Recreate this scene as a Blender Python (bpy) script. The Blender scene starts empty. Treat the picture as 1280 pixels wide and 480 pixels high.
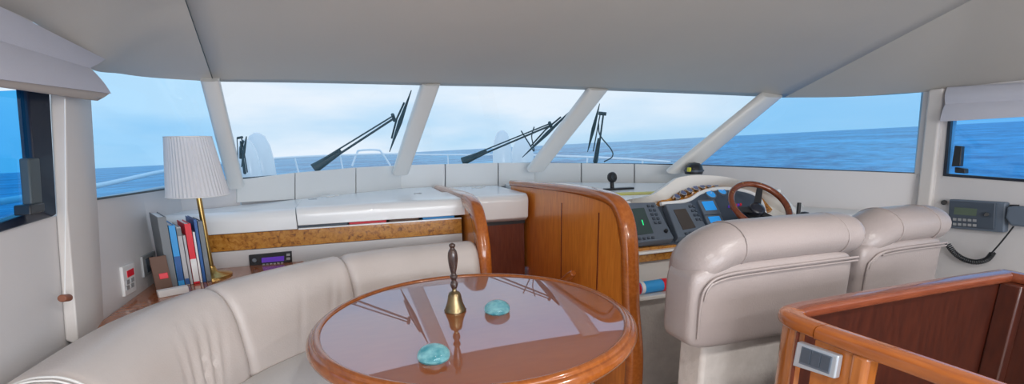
import bpy, bmesh, math, random
from mathutils import Vector, Matrix
random.seed(4)
V = Vector
sc = bpy.context.scene
col = sc.collection
PI = math.pi

# ------------------------------------------------------------------ camera
F = 598.0; CX = 640.0; CY = 332.0
CAM = V((0, 0, 1.30))
fv = V((426-CX, CY-182, F)).normalized()                 # bow direction in camera axes
up = -V((681-CX, CY-2660, F)); up = (up - up.dot(fv)*fv).normalized()
rt = fv.cross(up) * -1
if rt.x < 0: rt = -rt
def to_boat(v): return V((rt.dot(v), fv.dot(v), up.dot(v)))
c_f = to_boat(V((0, 0, 1))); c_r = to_boat(V((1, 0, 0))); c_u = to_boat(V((0, 1, 0)))
def ray(x, y): return c_f + c_r*((x-CX)/F) + c_u*((CY-y)/F)
def at(x, y, ax, v):
    "measured point: where the sight line of a photo pixel meets the plane ax = v"
    d = ray(x, y); i = 'xyz'.index(ax)
    return CAM + d*((v-CAM[i])/d[i])
def onp(x, y, n, p):
    d = ray(x, y); n = V(n); return CAM + d*((n.dot(V(p)-CAM))/n.dot(d))
def seg(x, y, a, b):
    "on the vertical plane through plan points a and b"
    n = V((b[1]-a[1], a[0]-b[0], 0)); return onp(x, y, n, (a[0], a[1], 0))
cd = bpy.data.cameras.new('camera'); cam = bpy.data.objects.new('camera', cd); col.objects.link(cam)
m = Matrix((c_r, c_u, -c_f)).transposed().to_4x4(); m.translation = CAM
cam.matrix_world = m
cd.sensor_width = 36; cd.lens = F/1280*36; cd.shift_y = (CY-240)/1280; cd.clip_start = .02; cd.clip_end = 20000
sc.camera = cam
n_sea = ray(1153, 157.5).cross(ray(175, 207.5)).normalized()
if n_sea.z < 0: n_sea = -n_sea

# ------------------------------------------------------------------ materials
def newmat(name):
    m = bpy.data.materials.new(name); m.use_nodes = True
    return m, m.node_tree, m.node_tree.nodes['Principled BSDF']
def L(t, a, b): t.links.new(a, b)
def mat(name, c, rough=.5, metal=0, coat=0, ior=1.5, c2=None, scale=6, bump=0, bscale=40, stretch=(1,1,1), detail=4, emit=0):
    m, t, p = newmat(name)
    p.inputs['Base Color'].default_value = (*c, 1); p.inputs['Roughness'].default_value = rough
    p.inputs['Metallic'].default_value = metal; p.inputs['Coat Weight'].default_value = coat; p.inputs['IOR'].default_value = ior
    p.inputs['Coat Roughness'].default_value = .05
    if emit: p.inputs['Emission Color'].default_value = (*c, 1); p.inputs['Emission Strength'].default_value = emit
    tc = t.nodes.new('ShaderNodeTexCoord'); mp = t.nodes.new('ShaderNodeMapping'); mp.inputs['Scale'].default_value = stretch
    L(t, tc.outputs['Object'], mp.inputs['Vector'])
    if c2:
        n = t.nodes.new('ShaderNodeTexNoise'); n.inputs['Scale'].default_value = scale; n.inputs['Detail'].default_value = detail
        L(t, mp.outputs[0], n.inputs['Vector'])
        r = t.nodes.new('ShaderNodeValToRGB'); r.color_ramp.elements[0].position = .35; r.color_ramp.elements[1].position = .68
        r.color_ramp.elements[0].color = (*c, 1); r.color_ramp.elements[1].color = (*c2, 1)
        L(t, n.outputs['Fac'], r.inputs[0]); L(t, r.outputs[0], p.inputs['Base Color'])
    if bump:
        n = t.nodes.new('ShaderNodeTexNoise'); n.inputs['Scale'].default_value = bscale; n.inputs['Detail'].default_value = 3
        b = t.nodes.new('ShaderNodeBump'); b.inputs['Strength'].default_value = bump; b.inputs['Distance'].default_value = .004
        L(t, mp.outputs[0], n.inputs['Vector']); L(t, n.outputs['Fac'], b.inputs['Height']); L(t, b.outputs[0], p.inputs['Normal'])
    return m
def wood(name, a, b, stretch, rough=.18, scale=9, coat=.6):
    return mat(name, a, rough, c2=b, scale=scale, stretch=stretch, detail=6, coat=coat)
M = {}
M['ceiling'] = mat('ceiling_vinyl', (.56,.525,.48), .62, bump=.15, bscale=220, c2=(.53,.50,.46), scale=1.5)
M['soffit'] = M['ceiling']
M['lining'] = mat('wall_lining', (.66,.64,.64), .55, bump=.12, bscale=260)
M['post'] = mat('post_lining', (.70,.66,.63), .5, bump=.1, bscale=260)
M['padding'] = mat('padded_vinyl', (.72,.72,.70), .45, bump=.1, bscale=200)
M['gel'] = mat('white_gelcoat', (.87,.88,.88), .25, coat=.4)
M['gelwarm'] = mat('cream_gelcoat', (.74,.72,.68), .35, coat=.2)
M['leather'] = mat('cream_leather', (.66,.595,.56), .33, c2=(.61,.55,.515), scale=4, bump=.22, bscale=180)
M['seatleather'] = mat('beige_leather', (.365,.312,.30), .30, c2=(.335,.288,.278), scale=4, bump=.25, bscale=170)
M['suede'] = mat('suede_cloth', (.62,.57,.52), .95, c2=(.54,.49,.45), scale=14, bump=.4, bscale=90)
M['pedcloth'] = mat('pedestal_cloth', (.64,.60,.57), .95, c2=(.55,.51,.48), scale=16, bump=.4, bscale=90)
M['fabric'] = mat('seat_fabric', (.78,.77,.75), .7, bump=.2, bscale=200)
M['carpet'] = mat('carpet', (.60,.56,.51), .95, c2=(.53,.49,.45), scale=60, bump=.5, bscale=400)
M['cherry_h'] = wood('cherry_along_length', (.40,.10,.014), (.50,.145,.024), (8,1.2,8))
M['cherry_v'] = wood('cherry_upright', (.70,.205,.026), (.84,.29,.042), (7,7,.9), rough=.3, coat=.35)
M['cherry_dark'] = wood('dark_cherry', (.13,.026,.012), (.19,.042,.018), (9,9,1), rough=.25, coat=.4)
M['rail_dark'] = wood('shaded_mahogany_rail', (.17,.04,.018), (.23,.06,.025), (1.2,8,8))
M['wheelwood'] = wood('wheel_wood', (.15,.035,.012), (.22,.055,.02), (4,4,4))
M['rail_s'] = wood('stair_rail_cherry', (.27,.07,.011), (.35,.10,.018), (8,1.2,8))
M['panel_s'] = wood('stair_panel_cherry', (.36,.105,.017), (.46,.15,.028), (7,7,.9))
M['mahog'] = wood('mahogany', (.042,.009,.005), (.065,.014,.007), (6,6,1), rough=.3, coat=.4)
M['shelfwood'] = wood('reddish_shelf_wood', (.36,.10,.03), (.48,.16,.05), (2,7,7))
M['brass'] = mat('brass', (.62,.42,.14), .28, 1, c2=(.5,.33,.12), scale=20)
M['oldbrass'] = mat('aged_brass', (.36,.28,.15), .33, 1, c2=(.24,.18,.10), scale=30)
M['darkwood'] = mat('turned_dark_wood', (.045,.026,.022), .25, c2=(.08,.045,.035), scale=30, coat=.6)
M['black'] = mat('black_plastic', (.018,.02,.024), .4)
M['rubber'] = mat('wiper_black_hazed', (.025,.065,.08), .5)  # black lifted to teal, haze of the glass put into the colour
M['navy'] = mat('navy_frame', (.012,.016,.03), .35, coat=.3)
M['slate'] = mat('slate_plastic', (.13,.165,.215), .4)
M['slate2'] = mat('slate_dark_plastic', (.065,.085,.115), .4)
M['panel'] = mat('blue_black_panel', (.055,.08,.12), .35)
M['steel'] = mat('stainless_steel', (.75,.77,.8), .22, 1)
M['rail'] = mat('polished_rail', (.9,.93,.95), .3, 0)
M['greybox'] = mat('grey_enamel', (.42,.43,.44), .4, .3)
M['silver'] = mat('silver_plastic', (.55,.62,.70), .3, .5)
M['blind'] = mat('blind_cloth', (.60,.61,.69), .8, bump=.3, bscale=300)
M['blindedge'] = mat('blind_edge_cloth', (.50,.45,.41), .8)
M['red'] = mat('red_paint', (.80,.02,.04), .4)
M['blue'] = mat('blue_cover', (.04,.36,.80), .4)
M['navyc'] = mat('dark_blue_cover', (.03,.12,.36), .4)
M['greyc'] = mat('grey_cover', (.20,.22,.24), .5)
M['greyl'] = mat('light_grey_cover', (.50,.50,.52), .5)
M['white'] = mat('white_paper', (.85,.85,.85), .6)
M['brown'] = mat('brown_cover', (.14,.07,.045), .6)
M['yellow'] = mat('yellow_mark', (.75,.68,.05), .5)
M['shade'] = None
M['plug'] = mat('white_plastic', (.8,.8,.8), .35)
M['dial'] = mat('dial_blue', (.03,.30,.75), .3, emit=.35)
M['dialface'] = mat('dial_face', (.10,.13,.25), .3)
M['lcd'] = mat('lcd_blue', (.02,.30,.80), .3, emit=.4)
M['lcdgreen'] = mat('lcd_green', (.10,.14,.10), .3)
M['screen'] = mat('green_grey_screen', (.05,.085,.085), .15)
M['screen2'] = mat('brown_screen', (.07,.06,.055), .15)
M['echo'] = mat('radar_echo_green', (.02,.8,.25), .5, emit=.8)
M['purple'] = mat('purple_display', (.12,.04,.45), .3, emit=.3)
M['deck'] = mat('deck_gelcoat', (.70,.74,.76), .5)
M['orange'] = mat('orange_toggle', (.25,.09,.05), .5)
M['gear'] = mat('grey_rubber_seal', (.06,.08,.09), .5)

# burl veneer
def burl():
    m, t, p = newmat('burl_veneer')
    tc = t.nodes.new('ShaderNodeTexCoord'); n = t.nodes.new('ShaderNodeTexNoise'); n.inputs['Scale'].default_value = 48; n.inputs['Detail'].default_value = 8; n.inputs['Distortion'].default_value = .8
    r = t.nodes.new('ShaderNodeValToRGB'); e = r.color_ramp.elements
    e[0].position = .30; e[0].color = (.12,.035,.006,1); e[1].position = .62; e[1].color = (.55,.25,.04,1)
    k = e.new(.44); k.color = (.42,.16,.02,1)
    L(t, tc.outputs['Object'], n.inputs['Vector']); L(t, n.outputs['Fac'], r.inputs[0]); L(t, r.outputs[0], p.inputs['Base Color'])
    p.inputs['Roughness'].default_value = .25; p.inputs['Coat Weight'].default_value = .5
    return m
M['burl'] = burl()
def glass(name, tint, refl=.05):
    m = bpy.data.materials.new(name); m.use_nodes = True; t = m.node_tree; t.nodes.clear()
    o = t.nodes.new('ShaderNodeOutputMaterial'); mx = t.nodes.new('ShaderNodeMixShader'); tr = t.nodes.new('ShaderNodeBsdfTransparent'); g = t.nodes.new('ShaderNodeBsdfGlossy')
    tr.inputs[0].default_value = (*tint, 1); g.inputs['Roughness'].default_value = .02; mx.inputs[0].default_value = refl
    L(t, tr.outputs[0], mx.inputs[1]); L(t, g.outputs[0], mx.inputs[2]); L(t, mx.outputs[0], o.inputs[0]); return m
M['glass'] = glass('windscreen_glass', (.93,.97,1), .04)
M['glass_l'] = glass('side_glass_left', (.56,.82,1), .04)
M['glass_a'] = glass('opening_window_glass', (.30,.72,.97), .04)
M['glass_r'] = glass('side_glass_right', (.52,.80,1), .04)
def varnish():
    m, t, p = newmat('table_varnish')
    tc = t.nodes.new('ShaderNodeTexCoord'); mp = t.nodes.new('ShaderNodeMapping'); mp.inputs['Scale'].default_value = (3,9,3)
    n = t.nodes.new('ShaderNodeTexNoise'); n.inputs['Scale'].default_value = 5; n.inputs['Detail'].default_value = 6
    r = t.nodes.new('ShaderNodeValToRGB'); r.color_ramp.elements[0].color = (.29,.068,.008,1); r.color_ramp.elements[1].color = (.37,.098,.014,1)
    L(t, tc.outputs['Object'], mp.inputs[0]); L(t, mp.outputs[0], n.inputs['Vector']); L(t, n.outputs['Fac'], r.inputs[0]); L(t, r.outputs[0], p.inputs['Base Color'])
    p.inputs['Roughness'].default_value = .4
    g = t.nodes.new('ShaderNodeBsdfGlossy'); g.inputs['Roughness'].default_value = .015; g.inputs[0].default_value = (.74,.85,1,1)
    lw = t.nodes.new('ShaderNodeLayerWeight'); lw.inputs[0].default_value = .67
    mx = t.nodes.new('ShaderNodeMixShader'); L(t, lw.outputs['Fresnel'], mx.inputs[0]); L(t, p.outputs[0], mx.inputs[1]); L(t, g.outputs[0], mx.inputs[2])
    L(t, mx.outputs[0], t.nodes['Material Output'].inputs[0]); return m
M['varnish'] = varnish()
def shade():
    m, t, p = newmat('pleated_shade'); p.inputs['Base Color'].default_value = (.93,.93,.95,1); p.inputs['Roughness'].default_value = .8
    tl = t.nodes.new('ShaderNodeBsdfTranslucent'); tl.inputs[0].default_value = (.93,.93,.95,1); mx = t.nodes.new('ShaderNodeMixShader'); mx.inputs[0].default_value = .4
    L(t, p.outputs[0], mx.inputs[1]); L(t, tl.outputs[0], mx.inputs[2]); L(t, mx.outputs[0], t.nodes['Material Output'].inputs[0]); return m
M['shade'] = shade()
def ball():
    m, t, p = newmat('clear_glass'); p.inputs['Base Color'].default_value = (.80,.97,1,1); p.inputs['Transmission Weight'].default_value = 1; p.inputs['Roughness'].default_value = .0; p.inputs['IOR'].default_value = 1.45
    return m
M['ball'] = ball()
M['turq'] = mat('turquoise_core', (.08,.50,.60), .3, c2=(.55,.95,.98), scale=45)
def seamat():
    m, t, p = newmat('sea_water'); p.inputs['Roughness'].default_value = .3; p.inputs['IOR'].default_value = 1.25
    tc = t.nodes.new('ShaderNodeTexCoord'); fac = []
    for sc_, dist, rot_ in ((.55, .5, .6), (.10, 2.0, 1.1), (.02, 6.0, .2)):
        mp = t.nodes.new('ShaderNodeMapping'); mp.inputs['Scale'].default_value = (.45,1,1); mp.inputs['Rotation'].default_value = (0,0,rot_)
        n = t.nodes.new('ShaderNodeTexNoise'); n.inputs['Scale'].default_value = sc_; n.inputs['Detail'].default_value = 6; n.inputs['Roughness'].default_value = .6
        L(t, tc.outputs['Object'], mp.inputs[0]); L(t, mp.outputs[0], n.inputs['Vector']); fac.append(n)
    a = t.nodes.new('ShaderNodeMath'); a.operation = 'ADD'; L(t, fac[0].outputs['Fac'], a.inputs[0]); L(t, fac[1].outputs['Fac'], a.inputs[1])
    c = t.nodes.new('ShaderNodeMath'); c.operation = 'ADD'; L(t, a.outputs[0], c.inputs[0]); L(t, fac[2].outputs['Fac'], c.inputs[1])
    d = t.nodes.new('ShaderNodeMath'); d.operation = 'DIVIDE'; d.inputs[1].default_value = 3; L(t, c.outputs[0], d.inputs[0])
    b = t.nodes.new('ShaderNodeBump'); b.inputs['Strength'].default_value = .8; b.inputs['Distance'].default_value = 1.2
    r = t.nodes.new('ShaderNodeValToRGB'); e = r.color_ramp.elements; e[0].position = .43; e[0].color = (.0,.13,.32,1); e[1].position = .58; e[1].color = (.12,.58,.84,1)
    L(t, fac[0].outputs['Fac'], b.inputs['Height']); L(t, b.outputs[0], p.inputs['Normal'])
    L(t, d.outputs[0], r.inputs[0]); L(t, r.outputs[0], p.inputs['Base Color']); return m
M['sea'] = seamat()

# ------------------------------------------------------------------ mesh helpers
def cr(pts, n=8):
    "Catmull-Rom through points"
    P = [V(p) for p in pts]; P = [2*P[0]-P[1]] + P + [2*P[-1]-P[-2]]; out = []
    for i in range(1, len(P)-2):
        for k in range(n):
            t = k/n; a, b, c, d = P[i-1], P[i], P[i+1], P[i+2]
            out.append(.5*((2*b) + (c-a)*t + (2*a-5*b+4*c-d)*t*t + (3*b-a-3*c+d)*t*t*t))
    out.append(P[-2]); return out
class MB:
    def __init__(s): s.bm = bmesh.new()
    def quad(s, *p): s.bm.faces.new([s.bm.verts.new(V(q)) for q in p])
    def poly(s, pts): s.bm.faces.new([s.bm.verts.new(V(q)) for q in pts]); return s
    def slab(s, pts, off):
        "polygon extruded by the vector off"
        off = V(off); a = [s.bm.verts.new(V(p)) for p in pts]; b = [s.bm.verts.new(V(p)+off) for p in pts]; n = len(a)
        s.bm.faces.new(a); s.bm.faces.new(b[::-1])
        for i in range(n): s.bm.faces.new((a[i], b[i], b[(i+1) % n], a[(i+1) % n]))
        return s
    def box(s, a, b, R=None, c=None):
        a = V(a); b = V(b); pts = [V((x, y, z)) for z in (a.z, b.z) for x, y in ((a.x,a.y),(b.x,a.y),(b.x,b.y),(a.x,b.y))]
        if R: c = V(c) if c is not None else (a+b)/2; pts = [R @ (p-c) + c for p in pts]
        v = [s.bm.verts.new(p) for p in pts]
        for f in ((0,1,2,3),(7,6,5,4),(0,4,5,1),(1,5,6,2),(2,6,7,3),(3,7,4,0)): s.bm.faces.new([v[i] for i in f])
        return s
    def frame_box(s, o, ex, ey, ez, sx, sy, sz):
        "box centred at o in a given frame"
        o = V(o); v = [s.bm.verts.new(o + ex*(i*sx/2) + ey*(j*sy/2) + ez*(k*sz/2)) for k in (-1,1) for i, j in ((-1,-1),(1,-1),(1,1),(-1,1))]
        for f in ((0,1,2,3),(7,6,5,4),(0,4,5,1),(1,5,6,2),(2,6,7,3),(3,7,4,0)): s.bm.faces.new([v[i] for i in f])
        return s
    def tube(s, pts, r, n=10, caps=True, rs=None, flat=1.0, upv=None):
        pts = [V(p) for p in pts]; rings = []; prev = None
        for i, p in enumerate(pts):
            t = (pts[min(i+1, len(pts)-1)] - pts[max(i-1, 0)]).normalized()
            if prev is None:
                u = V(upv) if upv is not None else (V((0,0,1)) if abs(t.z) < .9 else V((1,0,0)))
            else: u = prev
            u = (u - u.dot(t)*t).normalized(); prev = u; w = t.cross(u)
            rr = rs[i] if rs else r
            rings.append([s.bm.verts.new(p + (u*math.cos(2*PI*k/n) + w*flat*math.sin(2*PI*k/n))*rr) for k in range(n)])
        for a, b in zip(rings, rings[1:]):
            for k in range(n): s.bm.faces.new((a[k], a[(k+1) % n], b[(k+1) % n], b[k]))
        if caps: s.bm.faces.new(rings[0][::-1]); s.bm.faces.new(rings[-1])
        return s
    def ringtube(s, c, ex, ey, R, r, n=48, k=10, a0=0, a1=2*PI):
        closed = abs(a1-a0-2*PI) < 1e-4; c = V(c); ez = ex.cross(ey); rings = []
        for i in range(n if closed else n+1):
            a = a0 + (a1-a0)*i/n; d = ex*math.cos(a) + ey*math.sin(a)
            rings.append([s.bm.verts.new(c + d*(R + r*math.cos(2*PI*j/k)) + ez*(r*math.sin(2*PI*j/k))) for j in range(k)])
        N = len(rings)
        for i in range(N if closed else N-1):
            a, b = rings[i], rings[(i+1) % N]
            for j in range(k): s.bm.faces.new((a[j], a[(j+1) % k], b[(j+1) % k], b[j]))
        return s
    def lathe(s, prof, c=(0,0,0), n=40, axis=(0,0,1), pleat=0):
        c = V(c); ez = V(axis).normalized(); ex = ez.orthogonal().normalized(); ey = ez.cross(ex); rings = []
        for r, z in prof:
            if r < 1e-6: rings.append([s.bm.verts.new(c + ez*z)])
            else: rings.append([s.bm.verts.new(c + ez*z + (ex*math.cos(2*PI*k/n) + ey*math.sin(2*PI*k/n))*(r*(1+(pleat if k % 2 else -pleat)))) for k in range(n)])
        for a, b in zip(rings, rings[1:]):
            if len(a) == 1 and len(b) == 1: continue
            for k in range(n):
                j = (k+1) % n
                if len(a) == 1: s.bm.faces.new((a[0], b[j], b[k]))
                elif len(b) == 1: s.bm.faces.new((a[k], a[j], b[0]))
                else: s.bm.faces.new((a[k], a[j], b[j], b[k]))
        return s
    def grid(s, fn, nu, nv, closeu=False):
        G = [[s.bm.verts.new(V(fn(i/nu, j/nv))) for j in range(nv+1)] for i in range(nu if closeu else nu+1)]
        N = len(G)
        for i in range(nu):
            for j in range(nv): s.bm.faces.new((G[i][j], G[(i+1) % N][j], G[(i+1) % N][j+1], G[i][j+1]))
        return s
    def loft(s, rings, caps=True):
        R = [[s.bm.verts.new(V(p)) for p in r] for r in rings]; n = len(R[0])
        for a, b in zip(R, R[1:]):
            for k in range(n): s.bm.faces.new((a[k], a[(k+1) % n], b[(k+1) % n], b[k]))
        if caps: s.bm.faces.new(R[0][::-1]); s.bm.faces.new(R[-1])
        return s
    def build(s, name, m, parent=None, bevel=0, smooth=False, seg=3, solid=0, sub=0):
        bmesh.ops.recalc_face_normals(s.bm, faces=s.bm.faces)
        me = bpy.data.meshes.new(name); s.bm.to_mesh(me); s.bm.free()
        o = bpy.data.objects.new(name, me); col.objects.link(o); me.materials.append(m if not isinstance(m, str) else M[m])
        if parent:
            o.parent = parent
            if parent.type == 'EMPTY': o.location = -parent.location
        if solid: d = o.modifiers.new('thick', 'SOLIDIFY'); d.thickness = solid; d.offset = -1
        if bevel: b = o.modifiers.new('bevel', 'BEVEL'); b.width = bevel; b.segments = seg; b.limit_method = 'ANGLE'; b.angle_limit = .6
        if sub: b = o.modifiers.new('sub', 'SUBSURF'); b.levels = sub; b.render_levels = sub
        if smooth or bevel:
            for p in me.polygons: p.use_smooth = True
            if hasattr(me, 'set_sharp_from_angle') : me.set_sharp_from_angle(angle=1.1 if smooth else .6)
        return o
def tag(o, label=None, cat=None, group=None, kind=None):
    if label: o['label'] = label
    if cat: o['category'] = cat
    if group: o['group'] = group
    if kind: o['kind'] = kind
    return o
def thing(name, loc, label, cat, group=None):
    o = bpy.data.objects.new(name, None); col.objects.link(o); o.location = V(loc); o.empty_display_size = .05
    return tag(o, label, cat, group)
def struct(o): o['kind'] = 'structure'; return o
def rot(axis, a): return Matrix.Rotation(a, 3, axis)

# ------------------------------------------------------------------ room shell
XL, XR = -.90, 3.30
# plan and height points of the header (edge of the ceiling above the glass)
H = [at(110,85,'x',XL), at(150,92,'x',-.88), at(190,97,'x',-.80), at(267,102,'y',2.84), at(400,104,'y',3.09), at(540,107,'y',3.24), at(645,109,'y',3.29),
     at(750,113,'y',3.24), at(860,117,'y',3.04), at(980,122,'y',2.75), at(1060,121,'y',2.38), at(1157,115,'x',XR)]
sl0, sr0 = at(230.5,-4,'y',2.34), at(1222,-4,'y',1.58)
seamL = [H[3].lerp(sl0, k/14) for k in range(14)] + cr([sl0, V((-.51,1.6,1.94)), V((-.5,.4,1.955)), V((-.5,-2.6,1.96))], 8)
seamR = [H[9].lerp(sr0, k/14) for k in range(14)] + cr([sr0, V((2.74,.9,1.95)), V((2.7,.0,1.955)), V((2.7,-2.6,1.96))], 8)
head = cr(H[3:10], 6)
def lerpl(P, t):
    f = t*(len(P)-1); i = min(int(f), len(P)-2); return P[i].lerp(P[i+1], f-i)
b = MB()
def cs(u, v):
    a, c = lerpl(seamL, v), lerpl(seamR, v); base = a.lerp(c, u)
    h = lerpl(head, u); k = h - H[3].lerp(H[9], u); w = max(0, 1-v*2.6)**1.6
    return base + k*w + V((0, 0, .045*math.sin(PI*u)*min(1, v*3)))
b.grid(cs, 36, 48)
ceil = struct(b.build('ceiling', 'ceiling', smooth=True, solid=-.03))
edgeL = cr([H[3], H[2], H[1], H[0], at(62,42,'x',XL), at(0,8,'x',XL), V((XL,1.0,1.70)), V((XL,-2.6,1.70))], 5)
edgeR = cr([H[9], H[10], H[11], at(1280,100,'x',XR), V((XR,.6,1.58)), V((XR,-2.6,1.60))], 5)
b = MB(); b.grid(lambda u, v: lerpl(seamL, v).lerp(lerpl(edgeL, v**.8), u) + V((0,0,.03*math.sin(PI*u)*min(1,v*4))), 14, 48); struct(b.build('trim_1', 'soffit', ceil, smooth=True))
b = MB(); b.grid(lambda u, v: lerpl(seamR, v).lerp(lerpl(edgeR, v**.9), u), 10, 48); struct(b.build('trim_2', 'soffit', ceil, smooth=True))
b = MB(); b.tube([p + V((0,0,.0)) for p in seamL[:19]], .002, 6); o = struct(b.build('trim_seam', 'gear', ceil))
struct(MB().box((-1.4,-2.8,-.06), (3.6,4.6,0)).build('floor', 'carpet'))

# windscreen base (B) and top (T) at the four pillars
B = [at(296,224,'y',3.20), at(500,207.5,'y',3.84), at(670,204,'y',3.84), at(862,206,'y',3.16)]
T = [H[3], H[5], H[7], H[9]]
BL0 = at(118,250,'x',XL); TL0 = H[0]                    # left side pane
BR0 = at(1146,217,'x',XR); TR0 = H[11]
up3 = V((0,-.01,.01))
def pane(name, bl, br, tr, tl, g, off=V((0,.012,.012)), sagb=0):
    b = MB(); b.grid(lambda u, v: bl.lerp(br, u).lerp(tl.lerp(tr, u), v) + off, 8, 6)
    return struct(b.build(name, g, smooth=True))
# ceiling header between pillars is curved, so panes follow it
def pane_h(name, bl, br, hp, g):
    hp = cr(hp, 5); b = MB(); b.grid(lambda u, v: bl.lerp(br, u).lerp(lerpl(hp, u), v*1.02) + V((0,.012,.004)), 14, 8)
    return struct(b.build(name, g, smooth=True))
pw = [pane_h('window_1', BL0, B[0], H[0:4], 'glass_l'), pane_h('window_2', B[0], B[1], H[3:6], 'glass'), pane_h('window_3', B[1], B[2], H[5:8], 'glass'),
      pane_h('window_4', B[2], B[3], H[7:10], 'glass'), pane_h('window_5', B[3], BR0, H[9:12], 'glass_r')]
# dark seal along the bottom edge of each pane
for w, a, c in ((pw[0],BL0,B[0]),(pw[1],B[0],B[1]),(pw[2],B[1],B[2]),(pw[3],B[2],B[3]),(pw[4],B[3],BR0)):
    MB().tube([a+V((0,.012,.002)), c+V((0,.012,.002))], .004, 6).build('window_frame', 'gear', w)
# pillars, rounded box beams
def pillar(name, tp, tw, bp, bw, yt, yb, x=False, deep=.07):
    (tx, ty), (bx, by) = tp, bp
    tc, bc = at(tx, ty, 'y', yt), at(bx, by, 'y', yb)
    tl, tr = at(tx-tw/2, ty, 'y', yt), at(tx+tw/2, ty, 'y', yt)
    bl, br = at(bx-bw/2, by, 'y', yb), at(bx+bw/2, by, 'y', yb)
    ax = (bc-tc).normalized(); rings = []
    for k in range(7):
        t = k/6; c = tc.lerp(bc, t); w = (tr-tl).length*(1-t) + (br-bl).length*t
        e = (tr-tl).normalized(); n = ax.cross(e).normalized()
        if n.y < 0: n = -n
        ring = []
        for j in range(20):
            a = 2*PI*j/20; ca, sa = math.cos(a), math.sin(a)
            ring.append(c + e*(w/2*math.copysign(abs(ca)**.6, ca)) + n*(deep/2*(math.copysign(abs(sa)**.6, sa))+deep/2-.02))
        rings.append(ring)
    return struct(MB().loft(rings).build(name, 'gelwarm', smooth=True))
pillar('trim_3', (262,100), 24, (295,234), 20, 2.80, 3.11)
pillar('trim_4', (539,105), 23, (501,217), 20, 3.20, 3.71)
pillar('trim_5', (749,111), 24, (670,213), 21, 3.20, 3.71)
pillar('trim_6', (966,120), 25, (850,215), 30, 2.72, 3.08)

# padded upstand under the glass, in panels
cv = [BL0, B[0], B[1], B[2], B[3]]
seams = [(294,225,251), (367,216,247), (443,209.5,240), (500,206.5,236), (556,205,233), (622,203.5,231), (668,203.5,230), (727,204,230), (793,205,229), (858,207,226)]
up_root = struct(bpy.data.objects.new('trim_7', None)); col.objects.link(up_root)
def upseg(x): return (B[0],B[1]) if x < 500 else ((B[1],B[2]) if x < 670 else (B[2],B[3]))
for (x0,t0,b0), (x1,t1,b1) in zip(seams, seams[1:]):
    sg = upseg((x0+x1)/2); e = .7
    q = [seg(x0+e,t0,*sg), seg(x1-e,t1,*sg), seg(x1-e,b1+2,*sg), seg(x0+e,b0+2,*sg)]
    n = (q[1]-q[0]).cross(q[3]-q[0]).normalized(); n = n if n.y < 0 else -n
    struct(MB().slab([p - n*.0 for p in q], n*.02).build('padded_panel', 'padding', up_root, bevel=.002))
for a, c in zip(B, B[1:]):                               # backing behind the panels
    struct(MB().slab([a+V((0,.01,-.003)), c+V((0,.01,-.003)), V((c.x,c.y+.01,.5)), V((a.x,a.y+.01,.5))], (0,.03,0)).build('backing', 'greyl', up_root))

# ---------------- left wall
WL = 'lining'
b = MB()
sL = [V((XL,-2.6,1.10)), at(0,288,'x',XL), at(70,270,'x',XL), BL0, V((XL+.005,2.68,1.11)), V((-.83,2.98,1.115)), V((B[0].x,B[0].y,B[0].z-.003))]
for a, c in zip(sL, sL[1:]):
    b.slab([a, c, V((c.x,c.y,0)), V((a.x,a.y,0))], (-.05,0,0))
t0 = at(0,100,'x',XL); zh = t0.z
# strip above the opening window, behind the blind
pz = at(62,115,'x',XL); pb = at(71,271,'x',XL)
b.slab([at(58,60,'x',XL), at(104,82,'x',XL), at(104,60,'x',XL), at(58,20,'x',XL)], (-.05,0,0))
b.slab([V((XL,1.2,zh)), V((XL,pz.y,zh)), V((XL,pz.y,1.80)), V((XL,1.2,1.80))], (-.05,0,0))
b.slab([V((XL,1.2,1.10)), V((XL,-2.6,1.10)), V((XL,-2.6,1.80)), V((XL,1.2,1.80))], (-.05,0,0))
wl = struct(b.build('wall_left', WL))
# door-post between the opening window and the side pane
pf = [((62,70),(82,70),(95,70),(112,70),0), ((63,130),(82,130),(96,130),(114,128),0), ((70,262),(84,262),(108,262),(122,262),0), ((82,425),(98,432),(119,432),(131,425),0)]
rings = []
for a, b_, c, d, _ in pf:
    rings.append([at(*a,'x',XL+.004), at(*b_,'x',XL+.035), at(*c,'x',XL+.035), at(*d,'x',XL+.004), at(*d,'x',XL-.05), at(*a,'x',XL-.05)])
struct(MB().loft(rings).build('trim_8', 'post', bevel=.004))
# opening window, dark frame
fx = XL - .01
inn = [at(-90,128,'x',fx), at(34,120,'x',fx), at(49,258,'x',fx), at(47,262,'x',fx), at(-90,306,'x',fx)]
w6 = struct(MB().slab([at(-90,118,'x',fx-.01), at(40,112,'x',fx-.01), at(54,266,'x',fx-.01), at(-90,312,'x',fx-.01)], (-.006,0,0)).build('window_6', 'glass_a'))
b = MB()
b.slab([at(33,100,'x',fx), at(62,104,'x',XL+.012), at(71,268,'x',XL+.012), at(66,271,'x',XL+.012), at(48,262,'x',fx)], (-.03,0,0))
b.slab([at(-90,306,'x',fx), at(48,262,'x',fx), at(66,271,'x',XL+.012), at(-90,318,'x',XL+.012)], (-.03,0,0))
struct(b.build('window_frame', 'navy', w6, bevel=.004))
hd = MB(); hd.slab([at(36,198,'x',XL+.02), at(50,197,'x',XL+.02), at(54,254,'x',XL+.02), at(41,258,'x',XL+.02)], (-.025,0,0)); hd.build('window_handle', 'gear', w6, bevel=.005)
hd = MB(); hd.slab([at(38,256,'x',XL+.035), at(56,253,'x',XL+.035), at(57,264,'x',XL+.035), at(39,269,'x',XL+.035)], (-.04,0,0)); hd.build('latch', 'black', w6, bevel=.004)
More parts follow.
